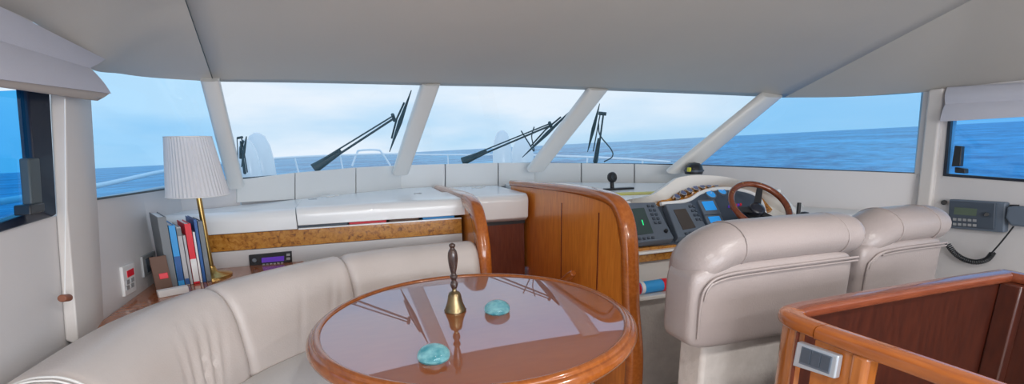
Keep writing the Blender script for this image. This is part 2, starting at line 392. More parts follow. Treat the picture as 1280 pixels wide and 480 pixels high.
# blind cord with toggle
c = thing('blind_cord', at(82,373,'x',XL+.05), 'thin white blind cord with small brown toggle hanging on left wall', 'cord')
MB().tube([at(81,124,'x',XL+.09), at(82,250,'x',XL+.065), at(81,370,'x',XL+.05)], .0016, 6).build('cord', 'white', c)
MB().tube([at(77,373,'x',XL+.05), at(86,372,'x',XL+.05)], .012, 10).build('toggle', 'orange', c, bevel=.003)

# roman blind on the left, two deep folds and a hem
def fold(lst, thick, x0): pass
bl = thing('roman_blind', at(60,80,'x',XL+.06), 'blue-grey roman blind raised in two deep folds over the left opening window', 'blind')
def blindfold(name, ta, tb, ba, bb, xa, xb, m, th=.03, par=bl, belly=.03, sgn=1):
    "padded fold between a top edge and a bottom edge, given as photo points on planes x"
    A, Bq, C, D = at(*ta,'x',xa), at(*tb,'x',xa), at(*bb,'x',xb), at(*ba,'x',xb)
    rings = []
    for i in range(13):
        u = i/12; p, q = A.lerp(Bq, u), D.lerp(C, u); ring = []
        for j in range(9):
            t = j/8; ring.append(p.lerp(q, t) + V((sgn*belly*math.sin(PI*t)*(1-.3*(2*u-1)**8), 0, 0)))
        for j in range(8, -1, -1):
            t = j/8; ring.append(p.lerp(q, t) + V((-sgn*th, 0, .002)))
        rings.append(ring)
    return MB().loft(rings).build(name, m, par, smooth=True)
blindfold('upper_fold', (-60,-22), (132,74), (-60,34), (106,88), XL+.05, XL+.065, 'blind', belly=.006)
blindfold('middle_fold', (-60,30), (112,84), (-60,91), (139,117), XL+.062, XL+.10, 'blind', belly=.008)
blindfold('hem', (-60,86), (138,116), (-60,100), (122,126), XL+.09, XL+.075, 'blindedge', belly=.004, th=.02)

# control plate and socket on the lower wall
def wallquad(n, px, m, x, th=.012, par=None, bevel=.003, d=1):
    return MB().slab([at(*p,'x',x) for p in px], (-th*d,0,0)).build(n, m, par, bevel=bevel)
kp = thing('control_plate', at(160,348,'x',XL), 'white electric control plate with red display on left wall beside the post', 'control panel')
wallquad('plate', [(153,334),(168,327),(171,363),(157,371)], 'plug', XL+.012, par=kp)
wallquad('display', [(159,339),(167,335),(168,343),(160,347)], 'red', XL+.014, .002, kp, 0)
for i in range(2):
    for j in range(2):
        x, y = 158.5+i*5.5, 351+j*7-i*3; wallquad('button', [(x,y),(x+3.5,y-2),(x+4,y+3),(x+.6,y+5)], 'greybox', XL+.015, .003, kp, 0)
so = thing('wall_socket', at(187,330,'x',XL), 'grey wall socket with white plug in it beside the books', 'socket')
wallquad('plate', [(178,321),(194,313),(197,338),(181,347)], 'greybox', XL+.012, par=so)
wallquad('socket_recess', [(182,324),(191,319.5),(193,336),(185,341)], 'slate2', XL+.0135, .002, so, 0)
pl = thing('power_plug', at(194,330,'x',XL+.03), 'white plug with hanging grey cable beside the bookshelf folder', 'plug')
MB().tube([at(191,329,'x',XL+.013), at(194,330,'x',XL+.05)], .016, 14).build('plug_body', 'plug', pl, bevel=.003)
MB().tube(cr([at(194,334,'x',XL+.045), at(195,345,'x',XL+.05), at(197,356,'x',XL+.05), at(202,362,'x',XL+.07)], 6), .004, 8).build('cable', 'greyl', pl)

# ---------------- right wall
b = MB()
pR = [BR0, V((2.98,2.95,B[3].z-.01)), V((B[3].x+.02,B[3].y-.02,B[3].z-.005))]
sR = [V((XR,-2.6,1.07)), at(1280,225,'x',XR), BR0, V(B[3])+V((.0,-.01,-.004))]
for a, c in zip(sR, sR[1:]):
    b.slab([a, c, V((c.x,c.y,0)), V((a.x,a.y,0))], (.05,.0,0))
wr = struct(b.build('wall_right', WL))
b = MB()
pr = at(1187,150,'x',XR); prb = at(1180,218,'x',XR); hz = at(1187,148,'x',XR).z
b.slab([at(1152,112,'x',XR), at(1189,110,'x',XR), at(1189,150,'x',XR), at(1180,222,'x',XR), at(1142,222,'x',XR)], (.05,0,0))
struct(b.build('wall_right_mullion', WL, wr))
struct(MB().slab([at(1160,112,'x',XR-.03), at(1179,110,'x',XR-.03), at(1162,262,'x',XR-.03), at(1150,400,'x',XR-.03), at(1128,400,'x',XR-.03), at(1144,262,'x',XR-.03)], (.04,0,0)).build('trim_10', 'post', bevel=.012))
b = MB()
b.slab([V((XR,pr.y+.02,hz)), V((XR,-2.6,hz)), V((XR,-2.6,1.62)), V((XR,pr.y+.02,1.60))], (.05,0,0))
b.slab([V((XR,.3,1.0)), V((XR,-2.6,1.0)), V((XR,-2.6,1.5)), V((XR,.3,1.5))], (.05,0,0))
struct(b.build('wall_right_header', WL, wr))
gx = XR+.012
w7 = struct(MB().slab([at(1186,148,'x',gx), at(1420,135,'x',gx), at(1420,237,'x',gx), at(1179,219,'x',gx)], (.006,0,0)).build('window_7', 'glass_r'))
b = MB()
b.slab([at(1185,146,'x',XR-.006), at(1189,146,'x',XR-.006), at(1183,217,'x',XR-.006), at(1178.5,220,'x',XR-.006)], (.02,0,0))
b.slab([at(1179,220,'x',XR-.006), at(1182,217,'x',XR-.006), at(1420,234,'x',XR-.006), at(1420,238,'x',XR-.006)], (.02,0,0))
struct(b.build('window_frame', 'navy', w7))
b = MB(); b.slab([at(1193,182,'x',XR-.03), at(1202,183,'x',XR-.03), at(1200,208,'x',XR-.03), at(1189,208,'x',XR-.03)], (.03,0,0)); b.build('window_handle', 'black', w7, bevel=.004)
b = MB(); b.slab([at(1193,209,'x',XR-.035), at(1206,211,'x',XR-.035), at(1206,217,'x',XR-.035), at(1193,216,'x',XR-.035)], (.035,0,0)); b.build('latch', 'black', w7, bevel=.004)
rb = thing('roman_blind', at(1230,125,'x',XR-.05), 'pale grey roman blind folded up over the right side window', 'blind')
blindfold('upper_fold', (1184,109), (1420,95), (1182,131), (1420,118), XR-.02, XR-.05, 'blind', par=rb, belly=.02, sgn=-1, th=.015)
blindfold('middle_fold', (1186,122), (1420,112), (1175,152), (1420,138), XR-.025, XR-.07, 'blind', par=rb, belly=.02, sgn=-1, th=.015)
kn = MB().tube([at(1180,253,'x',XR), at(1180,253,'x',XR-.015)], .014, 12).build('knob', 'black', bevel=.003); kn.parent = wr
# VHF radio
rx = XR-.001
vr = thing('marine_radio', at(1220,270,'x',rx), 'dark grey fixed marine radio with small green display on right wall', 'radio')
MB().slab([at(1186,249,'x',rx-.04), at(1257,253,'x',rx-.04), at(1255,291,'x',rx-.04), at(1184,285,'x',rx-.04)], (.04,0,0)).build('radio_body', 'slate', vr, bevel=.008)
MB().slab([at(1187,251,'x',rx-.05), at(1244,254,'x',rx-.05), at(1242,287,'x',rx-.05), at(1186,282,'x',rx-.05)], (.012,0,0)).build('face_plate', 'slate2', vr, bevel=.003)
MB().slab([at(1193,259,'x',rx-.053), at(1221,261,'x',rx-.053), at(1220,270,'x',rx-.053), at(1192,268,'x',rx-.053)], (.004,0,0)).build('display', 'lcdgreen', vr)
for i in range(5):
    for j in range(2):
        x, y = 1191+i*6.2, 272.5+j*6+i*.4
        MB().slab([at(x,y,'x',rx-.055), at(x+4,y+.3,'x',rx-.055), at(x+4,y+3.3,'x',rx-.055), at(x,y+3,'x',rx-.055)], (.006,0,0)).build('button', 'greybox', vr)
MB().tube([at(1233,268,'x',rx-.05), at(1233,268,'x',rx-.065)], .011, 14).build('knob', 'black', vr, bevel=.002)
mc = thing('radio_microphone', at(1268,268,'x',rx-.05), 'black hand microphone of the radio clipped to right wall with coiled cord', 'microphone')
MB().slab([at(1259,258,'x',rx-.06), at(1290,258,'x',rx-.06), at(1290,276,'x',rx-.06), at(1281,284,'x',rx-.06), at(1262,282,'x',rx-.06), at(1256,272,'x',rx-.06)], (.045,0,0)).build('microphone_body', 'slate', mc, bevel=.01)
MB().slab([at(1262,256,'x',rx-.016), at(1272,256,'x',rx-.016), at(1272,262,'x',rx-.016), at(1262,262,'x',rx-.016)], (.016,0,0)).build('clip', 'black', mc)
path = cr([at(1267,283,'x',rx-.03), at(1252,302,'x',rx-.035), at(1238,318,'x',rx-.04)], 8)
MB().tube(path, .004, 8).build('cord', 'black', mc)
cp = cr([at(1241,316,'x',rx-.035), at(1234,324,'x',rx-.035), at(1220,327.5,'x',rx-.035), at(1205,324,'x',rx-.035), at(1193,316,'x',rx-.035), at(1184,305,'x',rx-.03)], 40)
hp = []
for i, p in enumerate(cp):
    tg = (cp[min(i+1,len(cp)-1)]-cp[max(i-1,0)]).normalized(); u = V((1,0,0)); w = tg.cross(u); a = i*2*PI/7
    hp.append(p + (u*math.cos(a)+w*math.sin(a))*.012)
MB().tube(hp, .004, 5).build('coiled_cord', 'black', mc, smooth=True)

# ------------------------------------------------------------------ port console
CYF = 2.80                                              # console front plane
def fz(x, y): return at(x, y, 'y', CYF)
XC = .642                                               # right end at the partition
pc = thing('side_console', (0,CYF,0), 'long white moulded console with burl wood band left of the companionway', 'console')
zt = .972
x0c = XL+.02
bz0, bz1 = fz(400,305).z, fz(400,285).z                 # burl band
zg = fz(372,285).z
# top deck following the windscreen upstand
b = MB()
plan = [V((x0c+.02,CYF+.06,0)), V((XC,CYF+.06,0)), V((XC,B[1].y-.03,0)), V((B[1].x,B[1].y-.025,0)), V((B[0].x-.02,B[0].y-.03,0)), V((-.80,3.0,0))]
b.slab([V((p.x,p.y,zt-.05)) for p in plan], (0,0,.05)); b.build('worktop', 'gel', pc, bevel=.004)
# rounded left nosing
def nosing(x0, x1, ztop, zbot, yb, yf, name, m, par, r=.04):
    prof = [(yb, ztop)] + [(yf + r - r*math.sin(a), ztop - r + r*math.cos(a)) for a in [i*PI/2/8 for i in range(9)]] + [(yf, zbot), (yb, zbot)]
    return MB().slab([V((x0, y, z)) for y, z in prof], (x1-x0,0,0)).build(name, m, par, bevel=.004)
lx = fz(371,270).x
nosing(x0c, lx-.004, zt+.004, bz1+.003, CYF+.24, CYF-.012, 'fixed_top', 'gel', pc, .05)
lid = nosing(lx, fz(583,262).x+.01, zt+.012, zg+.014, 3.22, CYF-.015, 'locker_lid', 'gel', pc, .045)
for px, py in ((391,249),(522,242)):
    p = at(px,py,'z',zt+.012); MB().box(p-V((.025,.012,.001)), p+V((.025,.012,.003))).build('hinge_plate', 'greybox', lid, bevel=.002)
def latch(px, py, z, par):
    p = at(px,py,'z',z); b = MB(); b.lathe([(0,0),(.03,0),(.03,.006),(.02,.012),(0,.013)], p, 16); b.box(p+V((-.055,-.007,.004)), p+V((.055,.007,.011))); return b.build('latch_handle', 'gelwarm', par, bevel=.003)
latch(413,246,zt+.012,lid)
MB().box((x0c,CYF,bz0), (XC,CYF+.02,bz1)).build('burl_band', 'burl', pc, bevel=.002)
MB().box((lx,CYF-.004,bz1-.001), (XC,CYF+.02,bz1+.006)).build('white_trim', 'gel', pc)
MB().box((x0c,CYF-.003,0), (XC,CYF+.02,bz0-.002)).build('front_panel', 'lining', pc, bevel=.002)
MB().box((x0c,CYF+.30,bz0), (XC,CYF+.32,zt-.05)).build('back_panel', 'gear', pc)
MB().box((x0c,CYF+.02,bz0-.01), (XC,CYF+.30,bz1-.02)).build('compartment_floor', 'gear', pc)
# things lying in the slot under the lid
for nm, xa, xb, m, lb in (('folder',370,437,'slate2','dark folder lying in the slot under the console lid'), ('book',437,486,'red','red book lying in the slot under the console lid'),
                          ('box',488,527,'brown','brown box lying in the slot between red book and blue folder'), ('folder',530,572,'blue','bright blue folder lying in the slot near the partition')):
    a, c = fz(xa,285), fz(xb,280)
    tag(MB().box((a.x,CYF+.03,bz1-.02), (c.x-.01,CYF+.26,zg+.008)).build(nm, m, bevel=.003), lb, 'book' if nm=='book' else nm)
# stereo
sy = CYF-.004
st = thing('car_stereo', at(338,324,'y',sy), 'black built-in car stereo with purple display under the burl band', 'stereo')
q = [at(311,319,'y',sy-.012), at(364.5,314,'y',sy-.012), at(365,328,'y',sy-.012), at(312,334,'y',sy-.012)]
MB().slab(q, (0,.012,0)).build('stereo_body', 'black', st, bevel=.003)
MB().slab([at(327,322.5,'y',sy-.015), at(355,320,'y',sy-.015), at(355,326,'y',sy-.015), at(327,328.5,'y',sy-.015)], (0,.004,0)).build('display', 'purple', st)
MB().tube([at(318,325.5,'y',sy-.022), at(318,325.5,'y',sy-.011)], .012, 14).build('volume_knob', 'slate2', st, bevel=.002)
for i in range(6):
    x = 328+i*4.6; y = 331.2-i*.45
    MB().slab([at(x,y-1,'y',sy-.016), at(x+3,y-1.2,'y',sy-.016), at(x+3,y+.6,'y',sy-.016), at(x,y+.8,'y',sy-.016)], (0,.005,0)).build('button', 'greybox', st)
for y in (317.2, 322):
    MB().slab([at(358,y,'y',sy-.016), at(362.5,y-.3,'y',sy-.016), at(362.5,y+2.6,'y',sy-.016), at(358,y+2.9,'y',sy-.016)], (0,.005,0)).build('button', 'greybox', st)

# ------------------------------------------------------------------ centre console over the companionway
X1, X2 = .70, 1.20
cc = thing('centre_console', (.95,3.3,0), 'white console above the dark companionway door between the two partitions', 'console')
zc = .962
plan = [V((.66,3.12,0)), V((1.24,3.12,0)), V((1.24,B[1].y-.03,0)), V((.66,B[1].y-.03,0))]
b = MB(); yb, yf = B[1].y-.035, 3.06
prof = [(yb,zc)] + [(yf+.05-.05*math.sin(a), zc-.05+.05*math.cos(a)) for a in [i*PI/16 for i in range(9)]] + [(yf+.01,.80),(yf+.05,.775),(yb,.775)]
b.slab([V((X1+.005,y,z)) for y, z in prof], (X2-X1-.03,0,0)); b.build('worktop', 'gel', cc, bevel=.006)
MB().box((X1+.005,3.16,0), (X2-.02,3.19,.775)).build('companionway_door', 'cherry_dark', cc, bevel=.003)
MB().box((X1+.005,3.15,.745), (X2-.02,3.16,.775)).build('door_head', 'black', cc)
latch(598,235,zc,cc)

# ------------------------------------------------------------------ wooden partitions
def partition(nm, label, X, w, outline, rail_pts, rw, grooves, face):
    root = thing(nm, (X, outline[0][0], 0), label, 'partition')
    MB().slab([V((X, y, z)) for y, z in outline], (w,0,0)).build('panel', 'cherry_v', root)
    pts = cr([V((X+w/2, y, z)) for y, z in rail_pts], 8); rings = []
    for i, p in enumerate(pts):
        t = (pts[min(i+1,len(pts)-1)]-pts[max(i-1,0)]).normalized(); n = V((1,0,0)).cross(t)
        k = i/(len(pts)-1); h = rw*(.75+.35*k); W = (w/2+.014)
        ring = []
        for j in range(20):
            a = 2*PI*j/20; ca, sa = math.cos(a), math.sin(a)
            ring.append(p + V((1,0,0))*(W*math.copysign(abs(ca)**.5, ca)) + n*(h/2*math.copysign(abs(sa)**.6, sa)))
        rings.append(ring)
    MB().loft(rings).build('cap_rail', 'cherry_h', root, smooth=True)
    for g in grooves:
        MB().box((X-.003, g[0]-.004, 0), (X+.004, g[0]+.004, g[1])).build('groove', 'cherry_dark', root)
    return root
A1 = [at(527,232,'x',.65), at(560,237,'x',.65), at(580,241,'x',.65), at(590,249,'x',.65), at(598,270,'x',.65), at(603,300,'x',.65), at(609,340,'x',.65)]
r1 = [(p.y, p.z) for p in A1]; r1 = [(4.0, r1[0][1])] + r1[1:] + [(2.30,.35),(2.28,.0)]
r1 = [(3.70,.955),(3.4,.960),(3.0,.970),(2.76,.968),(2.61,.935),(2.54,.87),(2.495,.78),(2.47,.66),(2.455,.3),(2.455,0)]
ol = [(4.0,0),(4.0,.955)] + [(y+.0, z) for y, z in r1[1:]]
def inset(l, d): return l
partition('wooden_partition', 'varnished cherry wood partition with curved cap rail at the right end of the sofa', .66, .045,
          [(3.72,0),(3.72,.95),(3.4,.95),(2.98,.97),(2.74,.97),(2.60,.945),(2.53,.89),(2.48,.80),(2.455,.66),(2.445,0)], r1, .10, [], -1)
P2 = [at(636,229,'x',1.2), at(700,235,'x',1.2), at(738,242,'x',1.2), at(762,251,'x',1.2), at(775,271,'x',1.2), at(781,310,'x',1.2), at(783,385,'x',1.2)]
r2 = [(3.5,1.0)] + [(p.y,p.z) for p in P2[1:]] + [(1.80,.3),(1.80,0)]
ins = [(p[0]+(.035 if i > 3 else 0), p[1]-.015) for i, p in enumerate(r2)]
p2 = partition('wooden_partition', 'large varnished cherry wood partition between companionway and helm', 1.20, .05,
          [(3.5,0)] + [(3.5,.98)] + ins[1:], r2, .06, [(at(702,300,'x',1.2).y,.95),(at(748,300,'x',1.2).y,.95)], -1)
h0_, h1_ = at(690,363,'x',1.135), at(717,341,'x',1.135)
hr = MB().tube([h0_, h0_.lerp(h1_,.9), h1_], .023, 14, rs=[.022,.023,.017])
hr.build('grab_handle', 'cherry_h', p2, bevel=.006)

# ------------------------------------------------------------------ corner shelf, books, lamp
zs = .69
sh = struct(MB().slab([V((XL+.002,1.95,zs-.03)), V((-.78,1.95,zs-.03)), V((-.74,2.05,zs-.03)), V((-.60,2.42,zs-.03)), V((-.42,2.62,zs-.03)), V((-.30,2.70,zs-.03)), V((-.25,CYF-.006,zs-.03)), V((XL+.002,CYF-.006,zs-.03))], (0,0,.03)).build('corner_shelf', 'shelfwood', bevel=.008))
del sh['kind']; tag(sh, 'reddish wooden corner shelf behind the sofa carrying books and lamp', 'shelf')

def book(nm, label, cat, X, Y, w, d, h, ang, lean, m, m2=None, parts=(), grp=None):
    "spine faces the cabin; ang turns it about z, lean tips it sideways"
    R = rot('Z', ang) @ rot('Y', lean)
    c = V((X, Y, zs))
    def P(x, y, z): return c + R @ V((x, y, z))
    t = thing(nm, c, label, cat, grp)
    def bx(a, b2):
        v = MB(); pts = [P(*q) for q in ((a[0],a[1],a[2]),(b2[0],a[1],a[2]),(b2[0],b2[1],a[2]),(a[0],b2[1],a[2]))]; o = R @ V((0,0,b2[2]-a[2])); return v.slab(pts, o)
    bx((0,0,.001), (w,.004,h)).build('spine', m, t, bevel=.001)
    bx((0,.004,.001), (.003,d,h)).build('cover', m, t); bx((w-.003,.004,.001), (w,d,h)).build('cover', m, t)
    bx((.003,.005,.006), (w-.003,d-.005,h-.005)).build('pages', 'white', t)
    for (z0, z1, mm) in parts: bx((.0005,-.0012,z0*h), (w-.0005,.001,z1*h)).build('spine_label', mm, t)
    return t
# spines along a line from the wall towards the lamp
bk = [('ring_binder','tall grey ring binder standing against the left wall','binder',.06,.24,.315,'greyc',()),
      ('book','bright blue book leaning beside the grey binder','book',.045,.20,.275,'blue',((.1,.5,'navyc'),)),
      ('book','grey book with dark spine top between the blue and red books','book',.032,.19,.265,'greyl',((.85,.98,'greyc'),(.02,.12,'navyc'))),
      ('book','thin pale grey book left of the red and white book','book',.018,.18,.225,'greyl',()),
      ('book','thick book with red and white spine','book',.045,.18,.275,'red',((.04,.42,'white'),)),
      ('book','slim white book right of the red and white book','book',.015,.18,.235,'white',()),
      ('book','navy blue book beside the brass lamp stem','book',.022,.19,.29,'navyc',()),
      ('book','dark patterned grey-green book nearest the lamp','book',.035,.19,.28,'greyc',())]
xx, yy = -.79, 2.455; ang = .42
for nm, lb, ct, w, d, h, m, parts in bk:
    w *= .53; h *= 1.02
    book(nm, lb, ct, xx, yy, w, d, h, ang, .02, m, parts=parts, grp=None)
    xx += (w+.003)*math.cos(ang); yy += (w+.003)*math.sin(ang)
nt = thing('notebook', (-.84,2.36,zs), 'small dark brown notebook standing in front of the blue book', 'notebook')
R = rot('Z', .45) @ rot('X', -.12)
def fb(c, R, a, b2): pts = [V(c)+R@V(q) for q in ((a[0],a[1],a[2]),(b2[0],a[1],a[2]),(b2[0],b2[1],a[2]),(a[0],b2[1],a[2]))]; return MB().slab(pts, R@V((0,0,b2[2]-a[2])))
fb((-.815,2.38,zs), R, (0,0,.002), (.06,.015,.16)).build('cover', 'brown', nt, bevel=.002)
fb((-.815,2.38,zs), R, (.02,-.003,.06), (.052,0,.085)).build('red_tag', 'red', nt, bevel=.002)
cdn = fb((-.785,2.30,zs), rot('Z', .45), (0,0,.0), (.11,.035,.03)).build('paper_box', 'white', bevel=.003); tag(cdn, 'small white box lying flat in front of the books', 'box')

lp = V((at(262,341,'z',zs).x, at(262,341,'z',zs).y, zs)); lp = V((-.655,2.62,zs))
lm = thing('table_lamp', lp, 'brass table lamp with white pleated shade standing on corner shelf', 'lamp')
MB().lathe([(0,0),(.085,0),(.085,.008),(.07,.014),(.025,.022),(.016,.05),(0,.05)], lp, 40).build('base', 'brass', lm, smooth=True)
MB().tube([lp+V((0,0,.02)), lp+V((0,0,.45))], .0115, 16).build('pole', 'brass', lm, smooth=True)
MB().lathe([(.128,.395),(.127,.397),(.093,.658),(.092,.66)], lp, 96, pleat=.016).build('lamp_shade', 'shade', lm, solid=.002)
for hz_, rr_ in ((.395,.128),(.66,.093)): MB().ringtube(lp+V((0,0,hz_)), V((1,0,0)), V((0,1,0)), rr_, .003, 60, 6).build('shade_trim', 'white', lm, smooth=True)
b = MB(); b.lathe([(0,.45),(.018,.45),(.02,.50),(.012,.51),(0,.51)], lp, 16); b.build('lamp_socket', 'brass', lm, smooth=True)
b = MB()
for k in range(3): a = k*2*PI/3; b.tube([lp+V((0,0,.60)), lp+V((.093*math.cos(a),.093*math.sin(a),.655))], .002, 6)
b.tube([lp+V((0,0,.50)), lp+V((0,0,.60))], .003, 6); b.build('shade_holder', 'brass', lm)

# ------------------------------------------------------------------ sofa
sofa = thing('corner_sofa', (-.4,2.0,0), 'cream leather curved corner sofa with tall back cushions around the table', 'sofa')
path = cr([V((-.70,.55,0)), V((-.70,1.0,0)), V((-.705,1.4,0)), V((-.66,1.78,0)), V((-.51,2.07,0)), V((-.23,2.32,0)), V((.08,2.47,0)), V((.35,2.51,0)), V((.645,2.51,0))], 24)
cum = [0]
for a, c in zip(path, path[1:]): cum.append(cum[-1]+(c-a).length)
def pat(s):
    s = max(0, min(cum[-1]-1e-5, s)); i = 0
    while cum[i+1] < s: i += 1
    t = (s-cum[i])/(cum[i+1]-cum[i]); p = path[i].lerp(path[i+1], t); tg = (path[i+1]-path[i]).normalized()
    j = min(i+1, len(path)-2); tg = tg.lerp((path[j+1]-path[j]).normalized(), t).normalized()
    return p, V((tg.y, -tg.x, 0))                       # n points to the table
def s_near(pt):
    best = min(range(len(path)), key=lambda i: (path[i]-V(pt)).length); return cum[best]
prof = cr([V((.13,0,.38)), V((.135,0,.47)), V((.12,0,.58)), V((.095,0,.68)), V((.045,0,.755)), V((-.03,0,.778)), V((-.12,0,.735)), V((-.15,0,.64)), V((-.15,0,.38))], 6)
def cushion(s0, s1, name='back_cushion', wr=()):
    n = 44; rings = []
    for i in range(n+1):
        u = i/n; s = s0+(s1-s0)*u; e = min(u, 1-u)*(s1-s0)
        k = 1 - .16*max(0, 1-e/.035)**2.2                # soft ends
        p, nn = pat(s); ring = []
        for q in prof:
            cx, cz = .02, .56
            x = cx+(q.x-cx)*k; z = cz+(q.z-cz)*(1-(1-k)*.5)
            if q.x > .0 and wr:                          # creases in the leather
                for (ws, wd, wt) in wr:
                    ww = s-(s0+ws*(s1-s0))-(z-.6)*wt; x -= wd*math.exp(-(ww/.012)**2)*max(0, 1-abs(z-.56)/.17)
            if q.x < -.05: x -= .022*min(1, max(0, (2.0-p.y)/.25))
            x += .006*math.sin(PI*u)
            ring.append(p + nn*x + V((0,0,z + .0)))
        rings.append(ring)
    return MB().loft(rings).build(name, 'leather', sofa, smooth=True)
sA = s_near((-.53,2.06,0)); sB = s_near((-.05,2.42,0)); sC = cum[-1]; s0 = s_near((-.705,1.35,0))
cushion(0, s0-.002); cushion(s0+.002, sA-.002, wr=((.60,.014,.25),(.69,.020,.3),(.77,.018,.3),(.85,.010,.35),(.52,.008,.2))); cushion(sA+.002, sB-.002, wr=((.5,.007,.3),(.78,.010,.3),(.86,.008,.25))); cushion(sB+.002, sC, wr=((.55,.008,.1),(.66,.012,.1),(.80,.006,.1),(.9,.004,0)))
def piping(s, off=.004):
    p, nn = pat(s); return [p + nn*(q.x+ (off if q.x > 0 else -off)) + V((0,0,q.z+.003)) for q in prof[2:44]]
b = MB(); b.tube(piping(s0-.012), .004, 6); b.tube(piping(s0-.03), .003, 6); b.build('piping', 'fabric', sofa, smooth=True)
# seat cushions and plinth
def seat(sa, sb, n0, n1, z0, z1, nm, m, r=.03):
    rings = []; n = 30
    for i in range(n+1):
        p, nn = pat(sa+(sb-sa)*i/n); ring = []
        for x, z in ((n0,z0),(n1-.01,z0),(n1,z0+.02),(n1,z1-r),(n1-r*.35,z1-r*.3),(n1-r,z1),(n1-.15,z1+.012),(n0+.05,z1+.004),(n0,z1-.02)):
            ring.append(p + nn*x + V((0,0,z)))
        rings.append(ring)
    return MB().loft(rings).build(nm, m, sofa, smooth=True)
seat(0, sA-.1, .10, .50, .28, .425, 'seat_cushion', 'fabric'); seat(sA-.095, sB-.05, .10, .50, .28, .425, 'seat_cushion', 'fabric'); seat(sB-.045, sC, .10, .50, .28, .425, 'seat_cushion', 'fabric')
seat(0, sC, -.10, .46, .0, .285, 'plinth', 'gelwarm', .01)

# ------------------------------------------------------------------ table
tc = V((.385,1.53,0)); tz = .72; ti = .505
tb = thing('dining_table', tc, 'round varnished wooden table with mirror gloss top in front of the sofa', 'table')
MB().lathe([(0,tz-.03),(ti,tz-.03),(ti,tz),(0,tz)], tc, 128).build('tabletop', 'varnish', tb)
rimp = [(ti+.0005,tz-.03),(ti+.0005,tz+.001),(ti+.004,tz+.006),(ti+.012,tz+.008),(ti+.022,tz+.005),(ti+.026,tz-.002),(ti+.034,tz-.004),(ti+.042,tz-.013),(ti+.044,tz-.026),(ti+.038,tz-.038),(ti+.026,tz-.044),(ti+.024,tz-.052),(ti+.010,tz-.062),(ti-.03,tz-.066),(ti-.03,tz-.032),(ti+.0005,tz-.03)]
rimp = [rimp[0]] + [(a.x, a.z) for a in cr([V((x,0,z)) for x, z in rimp[1:13]], 4)] + rimp[13:]
MB().lathe(rimp, tc, 128).build('rim', 'rail_s', tb, smooth=True)
MB().lathe([(0,0),(.24,0),(.24,.02),(.2,.05),(.07,.07),(.055,.12),(.055,.55),(.09,.62),(.2,.654),(0,.654)], tc, 48).build('pedestal', 'cherry_v', tb, smooth=True)
# bell
bp = at(568,389,'z',tz); bp = V((.33,1.60,tz+.001))
be = thing('hand_bell', bp, 'brass hand bell with turned dark wooden handle standing on the table', 'bell')
MB().lathe([(.0,.07),(.030,.012),(.037,.0),(.039,.0),(.0395,.004),(.036,.008),(.034,.016),(.029,.028),(.025,.045),(.023,.058),(.019,.068),(.010,.073),(.007,.078),(.009,.084),(.0,.088)], bp, 40).build('bell_body', 'oldbrass', be, smooth=True)
hp_ = [(0,.084),(.009,.084),(.012,.09),(.014,.098),(.012,.106),(.0085,.112),(.011,.120),(.0135,.124),(.0135,.130),(.010,.134),(.009,.140),(.0125,.155),(.0165,.178),(.0175,.198),(.015,.216),(.0095,.226),(.008,.230),(.011,.236),(.010,.243),(.0,.248)]
MB().lathe([(a.x if a.x > 0 else 0, a.z) for a in cr([V((r,0,z)) for r, z in hp_], 3)], bp, 32).build('handle', 'darkwood', be, smooth=True)
def paperweight(px, py, lb):
    p = at(px, py, 'z', tz)
    t = thing('glass_paperweight', p, lb, 'paperweight')
    r = .0455; pr_ = [(0,0),(.040,0)] + [(r*math.cos(a), .012+.030*math.sin(a)) for a in [-.35+i*(PI/2+.35)/20 for i in range(21)]]; pr_[-1] = (0, .042)
    MB().lathe([(x, z+.001) for x, z in pr_], p, 40).build('glass_dome', 'ball', t, smooth=True)
    MB().lathe([(0,.003),(.034,.003),(.036,.006),(.030,.009),(.015,.011),(0,.012)], p, 32).build('coloured_core', 'turq', t, smooth=True)
paperweight(621.5, 390, 'turquoise glass paperweight right of the hand bell'); paperweight(542.5, 449, 'turquoise glass paperweight nearest the camera, left of the bell')

# ------------------------------------------------------------------ helm console
hc = thing('helm_console', (2.0,2.4,0), 'white helm dashboard console with instrument panels right of the partition', 'console')
nI = V((0,-.62,.78)).normalized(); pI = at(782,254,'y',2.3); eX = V((1,0,0)); eU = nI.cross(eX)*-1
if eU.z < 0: eU = -eU
def I(x, y, h=0):
    "on the sloping instrument plane, raised h"
    return onp(x, y, nI, pI + nI*h)
def Islab(px, h0, h1, nm, m, par, bevel=.002): return MB().slab([I(*p, h1) for p in px], nI*(h0-h1)).build(nm, m, par, bevel=bevel)
# dash top behind the instruments
zd = .972
front = [I(760,253), I(800,252), I(833,250.5), I(852,240), I(874,230), I(901,226), I(925,229), I(946,238), I(985,262)]
b = MB()
topz = zd
edge = [V((1.255, 2.33, zd)), V((1.9,2.30,zd)), V((2.40,2.36,zd)), V((2.60,2.75,zd)), V((B[3].x-.05,B[3].y-.08,zd)), V((B[2].x,B[2].y-.03,zd)), V((1.255,B[1].y-.04,zd))]
b.slab([p-V((0,0,.04)) for p in edge], (0,0,.04)); b.build('dash_top', 'gel', hc, bevel=.006)
# body below
b = MB(); prof2 = [(2.31,.958),(2.075,.775),(2.05,.70),(2.05,0),(2.9,0),(2.9,.93),(2.33,.93)]
b.slab([V((1.255,y,z)) for y, z in prof2], (1.36,0,0)); b.build('console_body', 'suede' if 0 else 'gelwarm', hc, bevel=.01)
